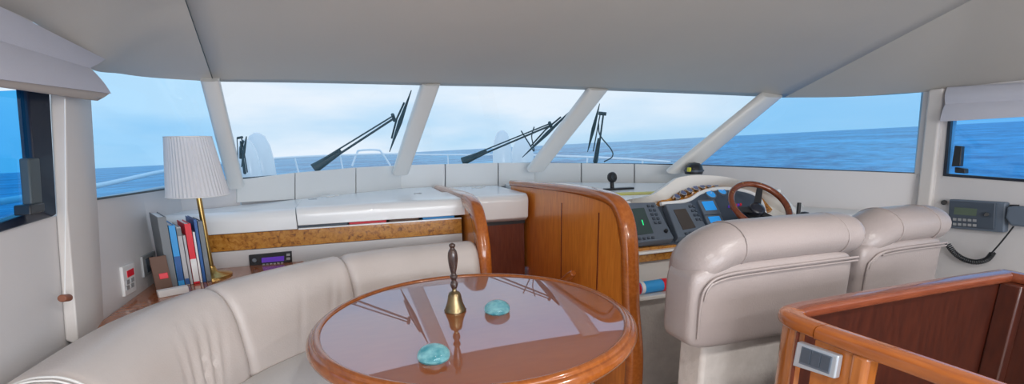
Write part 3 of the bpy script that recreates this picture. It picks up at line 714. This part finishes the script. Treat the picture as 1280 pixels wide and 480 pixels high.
# burl shelf edge under displays
def zb(x, y, Y=2.03): return at(x, y, 'y', Y)
MB().slab([zb(795,311), zb(846,306), zb(846,311), zb(795,317)], (0,.03,0)).build('burl_strip', 'burl', hc, bevel=.003)
MB().slab([zb(790,317,2.0), zb(870,308,2.0), zb(870,311,2.0), zb(790,320.5,2.0)], (0,.06,0)).build('white_strip', 'gel', hc, bevel=.004)
MB().slab([zb(795,319,2.02), zb(860,312,2.02), zb(860,321,2.02), zb(795,329,2.02)], (0,.04,0)).build('burl_board', 'burl', hc, bevel=.003)
# arched hood: inner and outer arcs lofted into a lip
outer = cr([I(790,249,.03), I(814,244,.035), I(832,233,.07), I(849,222,.09), I(876,219,.10), I(912,222,.10), I(944,233,.08), I(975,250,.05), I(995,268,.02)], 6)
inner = cr([I(790,252,.0), I(818,251,.0), I(834,248,.02), I(852,236,.05), I(874,229,.06), I(901,228.5,.06), I(925,232,.05), I(950,242,.03), I(985,268,.0)], 6)
rings = []
for o_, i_ in zip(outer, inner):
    bk_ = V((o_.x, o_.y+.16, zd-.03)); d0 = I(800,252)
    rings.append([i_-nI*.03, i_, i_.lerp(o_, .5)+nI*.006, o_, o_+V((0,.03,-.004)), bk_, bk_-V((0,0,.03))])
MB().loft(rings).build('hood', 'gelwarm', hc, smooth=True)
# burl fascia inside the hood, gauges on it
arc_o = cr([I(822,252,.012), I(836,246,.012), I(853,236,.03), I(874,230,.035), I(901,229,.035), I(925,233,.03), I(948,243,.02), I(966,262,.012)], 5)
arc_i = [I(826,256,.008), I(866,258,.008), I(905,260,.008), I(955,266,.008)]
MB().slab(arc_o + arc_i[::-1], nI*-.03).build('burl_fascia', 'burl', hc, bevel=.002)
gp = [(846,246),(854,241.5),(861.5,238),(869,235),(877,233),(885,231.8),(894,231.2)]
for g in gp:
    c = I(g[0], g[1], .036); b = MB(); b.lathe([(0,-.012),(.021,-.012),(.021,.004),(.017,.006),(.016,.003),(0,.003)], c, 24, nI)
    o = b.build('gauge', 'steel', hc, smooth=True); MB().lathe([(0,.003),(.0155,.003),(.0155,.0045),(0,.0045)], c, 20, nI).build('gauge_face', 'dialface', o)
# white lip and dark panel
lip = cr([I(826,255,.03), I(850,252.5,.03), I(863,249,.032), I(876,241,.036), I(895,236.2,.04), I(917,236.5,.04), I(938,241,.038), I(950,250,.034), I(957,270,.03)], 5)
MB().tube(lip, .012, 8, flat=1).build('white_lip', 'gel', hc, smooth=True)
pan = lip[8:] + [I(950,300,.02), I(893,306,.02), I(875,280,.02), I(862,258,.02)]
MB().slab([p for p in pan], nI*-.035).build('instrument_panel', 'panel', hc, bevel=.002)
MB().slab([I(820,258,.006), I(864,256,.006), I(896,302,.006), I(786,308,.006), I(779,256,.006)], nI*-.02).build('display_panel', 'slate2', hc, bevel=.003)
def dial(x, y, r=.03):
    c = I(x, y, .036); o = MB().lathe([(0,-.004),(r,-.004),(r,.007),(r*.86,.009),(r*.84,.005),(0,.005)], c, 28, nI).build('dial', 'slate', hc, smooth=True)
    MB().lathe([(0,.005),(r*.83,.005),(r*.83,.0065),(0,.0065)], c, 28, nI).build('dial_face', 'dial', o)
    MB().tube([c+nI*.008, c+nI*.008+(eU*.7+eX*.5)*r*.7], .0013, 5).build('needle', 'white', o)
dial(888,243.5,.034); dial(902,240,.030)
for (x, y) in ((885,257),(893,276)):
    q = [(x-13,y-7),(x+8,y-8),(x+17,y+10),(x-5,y+11)]
    o = Islab(q, .02, .045, 'instrument', 'slate', hc, .004)
    q2 = [(x-8,y-5),(x+6,y-6),(x+11.5,y+5),(x-2.5,y+6)]; Islab(q2, .04, .0465, 'instrument_screen', 'lcd', o, 0)
for k in range(6):
    x, y = 912+k*2.8, 257-.4*k; Islab([(x-1,y-1),(x+1,y-1.1),(x+1.5,y+1),(x-.6,y+1.1)], .03, .043, 'switch', 'red' if k % 2 else 'purple', hc, 0)
# radar/plotter displays
def display(q, sq, scr, label, echo=None, btns=(), bbtns=()):
    cx = sum(p[0] for p in q)/4; cy = sum(p[1] for p in q)/4
    t = thing('chart_display', I(cx, cy, .01), label, 'display')
    MB().slab([I(*p, .05) for p in q], nI*-.043).build('housing', 'slate', t, bevel=.006)
    MB().slab([I(*p, .053) for p in sq], nI*-.006).build('screen', scr, t, bevel=.001)
    if echo: MB().slab([I(*p, .0545) for p in echo], nI*-.002).build('radar_trace', 'echo', t)
    for (x, y) in btns:
        MB().slab([I(x-1.8,y-1.3,.056), I(x+1.2,y-1.4,.056), I(x+2,y+1.2,.056), I(x-1,y+1.3,.056)], nI*-.008).build('button', 'slate2', t)
    return t
d1 = display([(781,253.5),(819,252.5),(843,297.5),(792,303.5)], [(786,261),(805,259.5),(817,291),(794,294)], 'screen', 'grey radar display with green trace beside the partition', echo=[(802,275),(803,274.6),(805,281),(804,281.4)],
        btns=[(811+i*2.2+j*5.2, 257+i*5.2) for i in range(5) for j in range(2)] + [(800+k*5.5,298.2-k*.6) for k in range(4)])
c = I(832,289.5,.05); MB().lathe([(0,0),(.011,0),(.010,.012),(0,.012)], c, 16, nI).build('knob', 'black', d1, smooth=True)
d2 = display([(832,254.5),(864,253),(887,289),(848,297)], [(842,262),(857,260.5),(870,284),(854,287)], 'screen2', 'grey chart plotter with dark screen in the middle of the dashboard',
        btns=[(863+i*3.0+j*4.5, 257.5+i*5.4) for i in range(4) for j in range(2)] + [(858+k*5,291.6-k*.9) for k in range(4)])
# steering wheel
wc = I(950,257,.19); wn = (V((-.10,-.66,.74))).normalized(); wx = V((1,0,.05)); wx = (wx-wx.dot(wn)*wn).normalized(); wy = wn.cross(wx)
sw = thing('steering_wheel', wc, 'wooden rimmed steering wheel with three black spokes at the helm', 'steering wheel')
WR = .157
MB().ringtube(wc, wx, wy, WR, .0165, 64, 12).build('rim', 'wheelwood', sw, smooth=True)
MB().lathe([(0,-.01),(.038,-.01),(.042,.0),(.038,.012),(.02,.016),(0,.016)], wc-wn*.03, 28, wn).build('hub', 'navy', sw, smooth=True)
for a in (PI*.5, PI*.5+2*PI/3, PI*.5-2*PI/3):
    d = wx*math.cos(a-.62)+wy*math.sin(a-.62); e = wn.cross(d)
    MB().slab([wc-wn*.03+d*.03+e*.020, wc-wn*.005+d*(WR-.008)+e*.016, wc-wn*.005+d*(WR-.008)-e*.016, wc-wn*.03+d*.03-e*.020], wn*-.007).build('spoke', 'black', sw, bevel=.002)
b = MB(); b.tube([wc-wn*.035, wc-wn*.165], .035, 18, rs=None); b.tube([wc-wn*.06-wx*.0, wc-wn*.16], .05, 18); b.build('column', 'black', sw, smooth=True)
for a in range(9):
    t_ = a*2*PI/9+.3; d = wx*math.cos(t_)+wy*math.sin(t_)
    MB().lathe([(0,0),(.004,0),(.003,.002),(0,.002)], wc+d*WR+wn*.0158, 8, wn).build('rivet', 'brass', sw)
# engine lever on the right of the helm
for (px, py, nm, lb, cat) in ((997,274,'throttle_lever','small black throttle lever right of the steering wheel','lever'), (1005,273,'trim_knob','round black knob on the white ledge right of the throttle lever','knob')):
    p = at(px, py, 'z', .845)
    if nm[0:2] == 'th':
        t = thing(nm, p, lb, cat); MB().lathe([(0,0),(.03,0),(.025,.012),(0,.015)], p, 20).build('lever_base', 'steel', t, smooth=True); MB().tube([p+V((0,0,.01)), p+V((.02,.02,.09))], .011, 12).build('lever_handle', 'black', t, smooth=True)
    else: tag(MB().lathe([(0,0),(.028,0),(.03,.02),(.02,.036),(0,.04)], p, 24).build(nm, 'black', smooth=True), lb, cat)
# side ledge right of the helm
sl = struct(MB().slab([V((2.625,2.06,.79)), V((3.22,2.06,.79)), V((2.90,2.60,.79)), V((2.625,2.75,.79))], (0,0,.05)).build('side_ledge', 'gelwarm', bevel=.02))
del sl['kind']; tag(sl, 'white moulded ledge along the right wall beside the helm', 'ledge')
ll = MB().tube(cr([at(970,238,'y',2.62), at(985,243,'y',2.6), at(1000,256,'y',2.5), at(1012,272,'y',2.3), at(1018,285,'y',2.15)], 8), .015, 8)
ll.build('ledge_lip', 'gel', sl, smooth=True)
# GPS mount on dash top
p = at(770,237,'z',zd)
g = thing('camera_mount', p, 'black ball mount on a flat foot standing on the white dash top', 'mount')
MB().box(p+V((-.09,-.028,.0)), p+V((.13,.028,.012))).build('foot', 'black', g, bevel=.005)
MB().tube([p+V((-.03,0,.01)), p+V((-.035,0,.06))], .014, 12).build('stem', 'black', g, smooth=True)
MB().lathe([(0,-.03),(.022,-.025),(.036,-.008),(.036,.012),(.026,.022),(.02,.018),(0,.016)], p+V((-.035,0,.085)), 20, V((.2,-1,.25))).build('head', 'black', g, smooth=True)
# yellow chart strip on dash top
yb_ = tag(MB().slab([at(745,245,'z',zd+.001), at(830,242,'z',zd+.001), at(829,239.5,'z',zd+.001), at(742,242,'z',zd+.001)], (0,0,.003)).build('ruler', 'yellow'), 'pale yellow plastic ruler lying on the dash top', 'ruler')
# compass
p = at(867,217.5,'y',2.95); p.z = max(p.z, 0)
cpz = thing('compass', p, 'black domed steering compass with yellow mark behind the hood', 'compass')
MB().lathe([(0,0),(.062,0),(.066,.02),(.064,.035),(.055,.06),(.035,.078),(0,.085)], p, 32).build('dome', 'black', cpz, smooth=True)
MB().lathe([(.066,.018),(.071,.020),(.071,.03),(.066,.032)], p, 32).build('ring', 'slate2', cpz, smooth=True)
MB().box(p+V((-.072,-.04,.02)), p+V((-.055,-.01,.05))).build('yellow_mark', 'yellow', cpz, bevel=.004)
MB().lathe([(0,-.2),(.05,-.2),(.05,0),(0,0)], p, 24).build('stand', 'gelwarm', cpz, smooth=True)
# spray can on its shelf beside the partition
ca, ce = at(797,360.5,'y',1.95), at(834,355,'y',1.95)
ax = (ce-ca); ca = ca - ax*.0; d = ax.normalized(); ca.x = max(ca.x, 1.262)
cn = thing('spray_can', ca, 'red and blue canister lying on its side right of the large partition', 'can'); r = .031; Lc = (ce-ca).length
MB().lathe([(0,0),(r,0),(r,Lc*.78),(0,Lc*.78)], ca, 24, d).build('label_wrap', 'blue', cn, smooth=True)
MB().lathe([(0,Lc*.78),(r*1.04,Lc*.78),(r*1.04,Lc*.97),(r*.85,Lc),(0,Lc)], ca, 24, d).build('cap', 'red', cn, smooth=True)
MB().lathe([(r*1.01,Lc*.05),(r*1.015,Lc*.06),(r*1.015,Lc*.16),(r*1.01,Lc*.16)], ca-V((0,.001,-.001)), 24, d).build('white_text_band', 'white', cn, smooth=True)
MB().lathe([(0,-.001),(r*1.02,-.001),(r*1.02,Lc*.03),(0,Lc*.03)], ca, 24, d).build('rim', 'red', cn)
bb = min(ca.z, ce.z)-r
sf = MB().box((1.252,1.90,bb-.02), (1.52,2.048,bb)).build('stowage_shelf', 'gelwarm', hc, bevel=.004)
# lower fairing of the helm, towards the floor
MB().box((1.255,1.97,0), (1.90,2.049,bb-.021)).build('kick_panel', 'suede', hc, bevel=.01)

# ------------------------------------------------------------------ helm seats
def helm_seat(x0, x1, label, y=1.17, dz=0):
    t = thing('helm_chair', ((x0+x1)/2, y+.3, 0), label, 'seat', None)
    # padded shell
    def sb(a, b2, k=.35, n=24, m_=16):
        c = (V(a)+V(b2))/2; h = (V(b2)-V(a))/2
        def f(u, v):
            th = 2*PI*u; ph = -PI/2+PI*v; cc, ss = math.cos(th), math.sin(th); cp_, sp = math.cos(ph), math.sin(ph)
            sg = lambda q, e: math.copysign(abs(q)**e, q)
            return c + V((h.x*sg(cc,k)*sg(cp_,k), h.y*sg(ss,k)*sg(cp_,k), h.z*sg(sp,k)))
        return MB().grid(f, 56, 28, True)
    zb0, zt0 = .62, .91+dz
    b = sb((x0+.07,y,zb0), (x1-.05,y+.17,zt0), .27); b.build('back_panel', 'seatleather', t, smooth=True)
    # wraparound bolster
    zc_ = .955+dz
    pts = cr([V((x0+.150,y+.115,zb0+.05)), V((x0+.142,y+.115,.76)), V((x0+.142,y+.11,.84+dz)), V((x0+.160,y+.10,.91+dz)), V((x0+.25,y+.10,zc_-.006)), V(((x0+x1)/2,y+.10,zc_)), V((x1-.08,y+.10,zc_-.002)), V((x1-.02,y+.10,zc_-.015))], 10)
    N = len(pts); rings = []
    prev = V((0,1,0))
    for i, p in enumerate(pts):
        tg = (pts[min(i+1,N-1)]-pts[max(i-1,0)]).normalized(); u = V((0,1,0)); w = tg.cross(u).normalized()
        e0, e1 = i/9, (N-1-i)/9; k = math.sqrt(max(.0, 1-max(0,1-e0)**2)) if e0 < 1 else (math.sqrt(max(0,1-max(0,1-e1)**2)) if e1 < 1 else 1)
        k = max(k, .12); ring = []
        for j in range(24):
            a = 2*PI*j/24; ring.append(p + u*((.085+.020*min(1,max(0,(p.z-.82)/.1)))*k*math.cos(a)) + w*((.050+.028*min(1,max(0,(p.z-.80)/.15)))*k*math.sin(a)))
        rings.append(ring)
    MB().loft(rings).build('bolster', 'seatleather', t, smooth=True)
    # piping seam under the bolster and a seam across the roll
    pz_ = cr([V((x0+.10,y+.003,zb0+.05)), V((x0+.098,y-.001,.80)), V((x0+.115,y-.004,.85+dz)), V((x0+.165,y-.005,.876+dz)), V((x0+.3,y-.005,.884+dz)), V((x1-.06,y-.003,.884+dz))], 8)
    b = MB(); b.tube(pz_, .0045, 8); b.tube([q+V((.012 if q.z < .86 else .0,-.001,-.012 if q.z > .86 else 0)) for q in pz_[8:]], .0035, 8); b.build('piping', 'seatleather', t, smooth=True)
    for xs in (x0+.26, x1-.12):
        ring = [V((xs, y+.10+.106*math.cos(a), zc_-.003+.0785*math.sin(a))) for a in [i*2*PI/30 for i in range(31)]]
        MB().tube(ring, .003, 6).build('cross_seam', 'seatleather', t, smooth=True)
    # squab and pedestal
    sb((x0+.26,y+.12,.52), (x1-.08,y+.34,.66), .3).build('seat_squab', 'seatleather', t, smooth=True)
    MB().box((x0+.165,y+.045,.0), (x1-.06,y+.17,.62)).build('pedestal', 'pedcloth', t, bevel=.015)
    return t
helm_seat(.935, 1.765, 'large beige leather helm seat nearest the dining table, seen from behind')
helm_seat(1.79, 2.39, 'beige leather companion seat at the right, beside the marine radio', 1.25, -.015)

# ------------------------------------------------------------------ stairwell surround
zw = .85
ws = thing('stairwell_surround', (1.6,.6,0), 'varnished wooden stairwell surround with rounded rail at lower right', 'balustrade')
rail = cr([V((2.10,.935,zw)), V((1.7,.94,zw)), V((1.28,.935,zw)), V((1.14,.925,zw)), V((1.09,.885,zw)), V((1.084,.80,zw)), V((1.105,.55,zw)), V((1.125,.2,zw)), V((1.14,-.2,zw))], 8)
def railsweep(pts, w, h, nm, m, par, zc=0):
    rings = []
    for i, p in enumerate(pts):
        t = (pts[min(i+1,len(pts)-1)]-pts[max(i-1,0)]).normalized(); n = V((t.y,-t.x,0)); ring = []
        for j in range(20):
            a = 2*PI*j/20; ca_, sa_ = math.cos(a), math.sin(a)
            ring.append(p + n*(w/2*math.copysign(abs(ca_)**.55, ca_)) + V((0,0,zc+h/2*math.copysign(abs(sa_)**.55, sa_)-h/2)))
        rings.append(ring)
    return MB().loft(rings).build(nm, m, par, smooth=True)
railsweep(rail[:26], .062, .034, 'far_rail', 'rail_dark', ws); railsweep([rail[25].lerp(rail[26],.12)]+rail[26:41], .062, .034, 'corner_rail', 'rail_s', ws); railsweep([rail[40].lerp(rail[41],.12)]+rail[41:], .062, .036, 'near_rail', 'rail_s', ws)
# panels under the rail
pp = [rail[i] for i in range(0, 46)]
def wallsweep(pts, th, z0, z1, nm, m):
    rings = []
    for i, p in enumerate(pts):
        t = (pts[min(i+1,len(pts)-1)]-pts[max(i-1,0)]).normalized(); n = V((t.y,-t.x,0))
        rings.append([p+n*th/2+V((0,0,z0-zw)), p-n*th/2+V((0,0,z0-zw)), p-n*th/2+V((0,0,z1-zw)), p+n*th/2+V((0,0,z1-zw))])
    return MB().loft(rings).build(nm, m, ws, smooth=True)
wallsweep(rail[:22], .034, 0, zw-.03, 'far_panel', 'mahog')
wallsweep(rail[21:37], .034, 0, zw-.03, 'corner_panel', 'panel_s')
ypost = .70
MB().slab([V((1.068,.80,0)), V((1.106,.80,0)), V((1.112,.705,0)), V((1.075,.705,0))], (0,0,zw-.03)).build('side_panel', 'panel_s', ws)
MB().box((1.068,.672,0), (1.115,.712,zw-.03)).build('post', 'panel_s', ws, bevel=.012)
MB().box((1.064,.845,0), (1.070,.851,zw-.035)).build('groove', 'cherry_dark', ws)
MB().box((2.075,-.3,0), (2.11,.93,zw-.03)).build('end_panel', 'mahog', ws, bevel=.003)
MB().box((2.035,.86,0), (2.075,.918,zw-.03)).build('corner_post', 'mahog', ws, bevel=.006)
railsweep([V((2.10,.95,zw)), V((2.10,.5,zw)), V((2.10,-.3,zw))], .06, .034, 'end_rail', 'rail_dark', ws)
# switch plate on the side panel
sxp = 1.052
sp = thing('switch_plate', at(1020,452,'x',sxp), 'silver framed switch plate with dark rocker switches on the stairwell panel', 'switch')
def SQ(px, x, th, nm, m, par, bv=.002): return MB().slab([at(*p,'x',x) for p in px], (th,0,0)).build(nm, m, par, bevel=bv)
SQ([(996,427),(1048,445),(1043,474),(990,457)], sxp, .018, 'plate', 'silver', sp, .004)
SQ([(1002,433),(1040,446.5),(1036,468),(998,454)], sxp-.002, .004, 'insert', 'slate', sp, .001)
for k in range(3):
    u0, u1 = k/3+.02, (k+1)/3-.02
    tp = lambda u: (1002.5+37*u, 434.5+13.2*u); bt = lambda u: (998.8+36.8*u, 452+13.2*u)
    SQ([tp(u0), tp(u1), bt(u1), bt(u0)], sxp-.005, .004, 'rocker', 'slate2', sp, .001)

# ------------------------------------------------------------------ outside
sea = MB(); R0 = 9000
ex = n_sea.orthogonal().normalized(); ey = n_sea.cross(ex)
sea.grid(lambda u, v: V((math.cos(2*PI*u)*(2+R0*v**4), math.sin(2*PI*u)*(2+R0*v**4), 0)), 64, 40, True)
so_ = sea.build('sea', 'sea'); Ms = Matrix((ex, ey, n_sea)).transposed().to_4x4(); Ms.translation = CAM - n_sea*2.9; so_.matrix_world = Ms; struct(so_)
# foredeck, falling to the bow
dk = [V((-1.25,2.2,.70)), V((3.65,2.2,.70)), V((3.6,3.9,.82)), V((3.2,6.5,.62)), V((2.3,9.3,.42)), V((1.2,10.6,.36)), V((.1,9.3,.42)), V((-.8,6.5,.62)), V((-1.2,3.9,.82))]
b = MB()
yy_ = [(3.45,-.86,3.25,.84),(4.4,-.9,3.3,.82),(5.5,-.75,3.15,.76),(7,-.4,2.8,.64),(8.5,.1,2.3,.5),(9.6,.6,1.8,.42),(10.4,1.1,1.3,.38)]
b.loft([[V((x0,y,z)), V((x1,y,z)), V((x1,y,z-.5)), V((x0,y,z-.5))] for y, x0, x1, z in yy_]).build('foredeck', 'deck'); struct(bpy.data.objects['foredeck'])
dr = thing('deck_railing', (1.2,9,.45), 'white tubular bow railing seen through the windscreen', 'railing')
rp = cr([at(-60,262,'x',-1.35), at(118,233,'x',-1.35), at(200,215,'x',-1.35), at(245,209,'x',-1.25), at(300,202,'y',6.2), at(360,197,'y',7.2), at(425,194,'y',8.2), at(480,192.5,'y',9.0), at(520,193,'y',9.2), at(560,193.5,'y',9.0), at(640,193.5,'y',7.6), at(700,195,'y',6.4), at(770,198,'y',5.6), at(838,202.5,'y',5.0)], 8)
MB().tube(rp, .015, 10).build('top_rail', 'rail', dr, smooth=True)
pu = cr([at(440,208,'y',8.6), at(446,192,'y',8.7), at(450,188,'y',8.7), at(472,187.5,'y',8.7), at(478,192,'y',8.7), at(488,207,'y',8.7)], 5)
MB().tube(pu, .016, 8).build('pulpit_hoop', 'rail', dr, smooth=True)
for i in (25, 34, 41, 48, 60, 72, 84, 92, 100):
    p = rp[i]; q = V((1.2+(p.x-1.2)*.94, p.y-.1, .36))
    MB().tube([p, q], .012, 8).build('stanchion', 'rail', dr, smooth=True)
# covered fenders / domes on the foredeck
def dome(px, pt, w, Y, lb, base=.70):
    c = at(px, 190, 'y', Y); top = at(px, pt, 'y', Y).z; r = w/2*(Y*1.02)/F; c.z = base
    h = top-base; o = MB().lathe([(0,0),(r*1.05,0),(r*1.05,.06),(r,.10),(r,h*.45),(r*.96,h*.66),(r*.82,h*.84),(r*.55,h*.96),(r*.2,h),(0,h)], c, 36)
    o = o.build('deck_dome', 'gel', smooth=True); tag(o, lb, 'dome', 'white domes on the foredeck')
dome(324, 166, 28, 6.2, 'tall white rounded dome on the foredeck outside the left windscreen pane', .6)
dome(309, 174, 22, 5.4, 'lower white dome just right of the leftmost windscreen pillar', .7)
dome(628, 163, 25, 6.2, 'tall white rounded dome seen through the middle windscreen pane', .6)
dome(653, 172, 30, 6.6, 'shorter white dome seen through the middle pane, beside the third pillar', .6)

# wipers, on the outside of the panes
def gp_(x, y, i):
    "point 2-4 cm outside windscreen pane between pillars i and i+1"
    a, c, t0_, t1_ = B[i], B[i+1], T[i], T[i+1]; n = (c-a).cross(t0_-a).normalized(); n = n if n.y > 0 else -n
    return onp(x, y, n, a + n*.06), n
def wiper(i, base, elbow, blade, label, base2=None, wd=.0075, hose=None):
    root = thing('windscreen_wiper', gp_(*base,i)[0], label, 'wiper')
    n = gp_(*base,i)[1]; b0, e = gp_(*base,i)[0], gp_(*elbow,i)[0]
    d = (e-b0).normalized(); s = n.cross(d)
    MB().tube([b0, b0+d*.22], .028, 10, flat=.6, rs=[wd*4.4, wd*2.1]).build('wiper_base', 'rubber', root, smooth=True)
    MB().tube([b0+s*.015, e+s*.008], wd, 8).build('arm', 'rubber', root, smooth=True)
    MB().tube([b0+d*.1-s*.028, e-s*.016], wd*.7, 8).build('arm', 'rubber', root, smooth=True)
    MB().tube([e+s*.03*min(1,wd/.007), e-s*.03*min(1,wd/.007)], .013*min(1,wd/.007), 8).build('pivot', 'rubber', root, smooth=True)
    t, q = gp_(*blade[0],i)[0], gp_(*blade[1],i)[0]; mid = t.lerp(q, .5)
    MB().tube([t-n*.03, mid-n*.03, q-n*.03], .012, 8, rs=[.003,.016*min(1,wd/.007),.003]).build('blade', 'rubber', root, smooth=True)
    MB().tube([t.lerp(q,.22)-n*.005, mid+n*.012, t.lerp(q,.8)-n*.005], .007, 6).build('blade_yoke', 'rubber', root, smooth=True)
    if hose: MB().tube(cr([gp_(*h,i)[0]+n*.01 for h in hose], 8), .005, 6).build('washer_hose', 'rubber', root, smooth=True)
    return root
wiper(1-0-1+0, (392,211), (492,147), ((511,110),(484,187)), 'black double arm wiper across the left windscreen pane')
wiper(1, (578,202), (688,156), ((716,131),(652,193)), 'black double arm wiper across the middle windscreen pane, over the domes', hose=[(652,165),(660,178),(668,190),(665,172),(668,160)])
wiper(2, (744,202), (753,142), ((750,127),(735,187)), 'black upright wiper with looped hose in the right windscreen pane', hose=[(748,155),(750,170),(764,188),(765,197),(755,203)], wd=.007)
wiper(0, (306,216), (300,172), ((305,167),(299,205)), 'short dark wiper arm beside the leftmost windscreen pillar', wd=.0035)

# ------------------------------------------------------------------ light
w = bpy.data.worlds.new('world'); sc.world = w; w.use_nodes = True; t = w.node_tree; t.nodes.clear()
o = t.nodes.new('ShaderNodeOutputWorld'); bg = t.nodes.new('ShaderNodeBackground'); bg.inputs[1].default_value = 1.15
tcn = t.nodes.new('ShaderNodeTexCoord'); dt = t.nodes.new('ShaderNodeVectorMath'); dt.operation = 'DOT_PRODUCT'; dt.inputs[1].default_value = n_sea
r = t.nodes.new('ShaderNodeValToRGB'); e = r.color_ramp.elements
e[0].position = 0; e[0].color = (.42,.64,.82,1); e[1].position = 1; e[1].color = (.42,.62,.88,1)
k = e.new(.10); k.color = (.48,.68,.86,1); k = e.new(.28); k.color = (.56,.73,.90,1)
mp = t.nodes.new('ShaderNodeMapping'); mp.inputs['Scale'].default_value = (1.2,1.2,5)
ns = t.nodes.new('ShaderNodeTexNoise'); ns.inputs['Scale'].default_value = 1.6; ns.inputs['Detail'].default_value = 5
cr2 = t.nodes.new('ShaderNodeValToRGB'); cr2.color_ramp.elements[0].position = .36; cr2.color_ramp.elements[1].position = .58
mx = t.nodes.new('ShaderNodeMixRGB'); mx.inputs[2].default_value = (.80,.84,.89,1)
# sky is whiter towards the bow where the haze is brighter
dy = t.nodes.new('ShaderNodeVectorMath'); dy.operation = 'DOT_PRODUCT'; dy.inputs[1].default_value = (.12,.99,0)
mr = t.nodes.new('ShaderNodeMapRange'); mr.inputs[1].default_value = .55; mr.inputs[2].default_value = 1.0; mr.inputs[3].default_value = .10; mr.inputs[4].default_value = .95
ml = t.nodes.new('ShaderNodeMath'); ml.operation = 'MULTIPLY'
L(t, tcn.outputs['Generated'], dt.inputs[0]); L(t, dt.outputs['Value'], r.inputs[0]); L(t, tcn.outputs['Generated'], mp.inputs[0]); L(t, mp.outputs[0], ns.inputs['Vector'])
L(t, ns.outputs['Fac'], cr2.inputs[0]); L(t, tcn.outputs['Generated'], dy.inputs[0]); L(t, dy.outputs['Value'], mr.inputs[0]); L(t, cr2.outputs[0], ml.inputs[0]); L(t, mr.outputs[0], ml.inputs[1])
L(t, ml.outputs[0], mx.inputs[0]); L(t, r.outputs[0], mx.inputs[1]); L(t, mx.outputs[0], bg.inputs[0]); L(t, bg.outputs[0], o.inputs[0])
def area(name, loc, rotv, sx, sy, e, c=(1,1,1)):
    ld = bpy.data.lights.new(name, 'AREA'); ld.shape = 'RECTANGLE'; ld.size = sx; ld.size_y = sy; ld.energy = e; ld.color = c
    o = bpy.data.objects.new(name, ld); o.location = loc; o.rotation_euler = rotv; col.objects.link(o); return o
area('aft_fill', (1.0,-2.4,1.25), (PI/2,0,0), 3.2, 1.1, 88, (.97,.97,1))  # added fill panel behind the camera, stands in for daylight from aft
for i, (x, y) in enumerate(((.3,.2),(1.5,.3),(.3,-1),(2.0,-.8))):  # overhead fill lights added to brighten the cabin, no fixtures
    ld = bpy.data.lights.new('overhead_fill', 'AREA'); ld.shape = 'DISK'; ld.size = .12; ld.energy = 11; ld.color = (1,.97,.94)
    o = bpy.data.objects.new('overhead_fill', ld); o.location = (x, y, 1.90); col.objects.link(o)
sc.view_settings.view_transform = 'Standard'; sc.view_settings.look = 'None'; sc.view_settings.exposure = 0; sc.view_settings.gamma = 1; sc.view_settings.use_curve_mapping = False
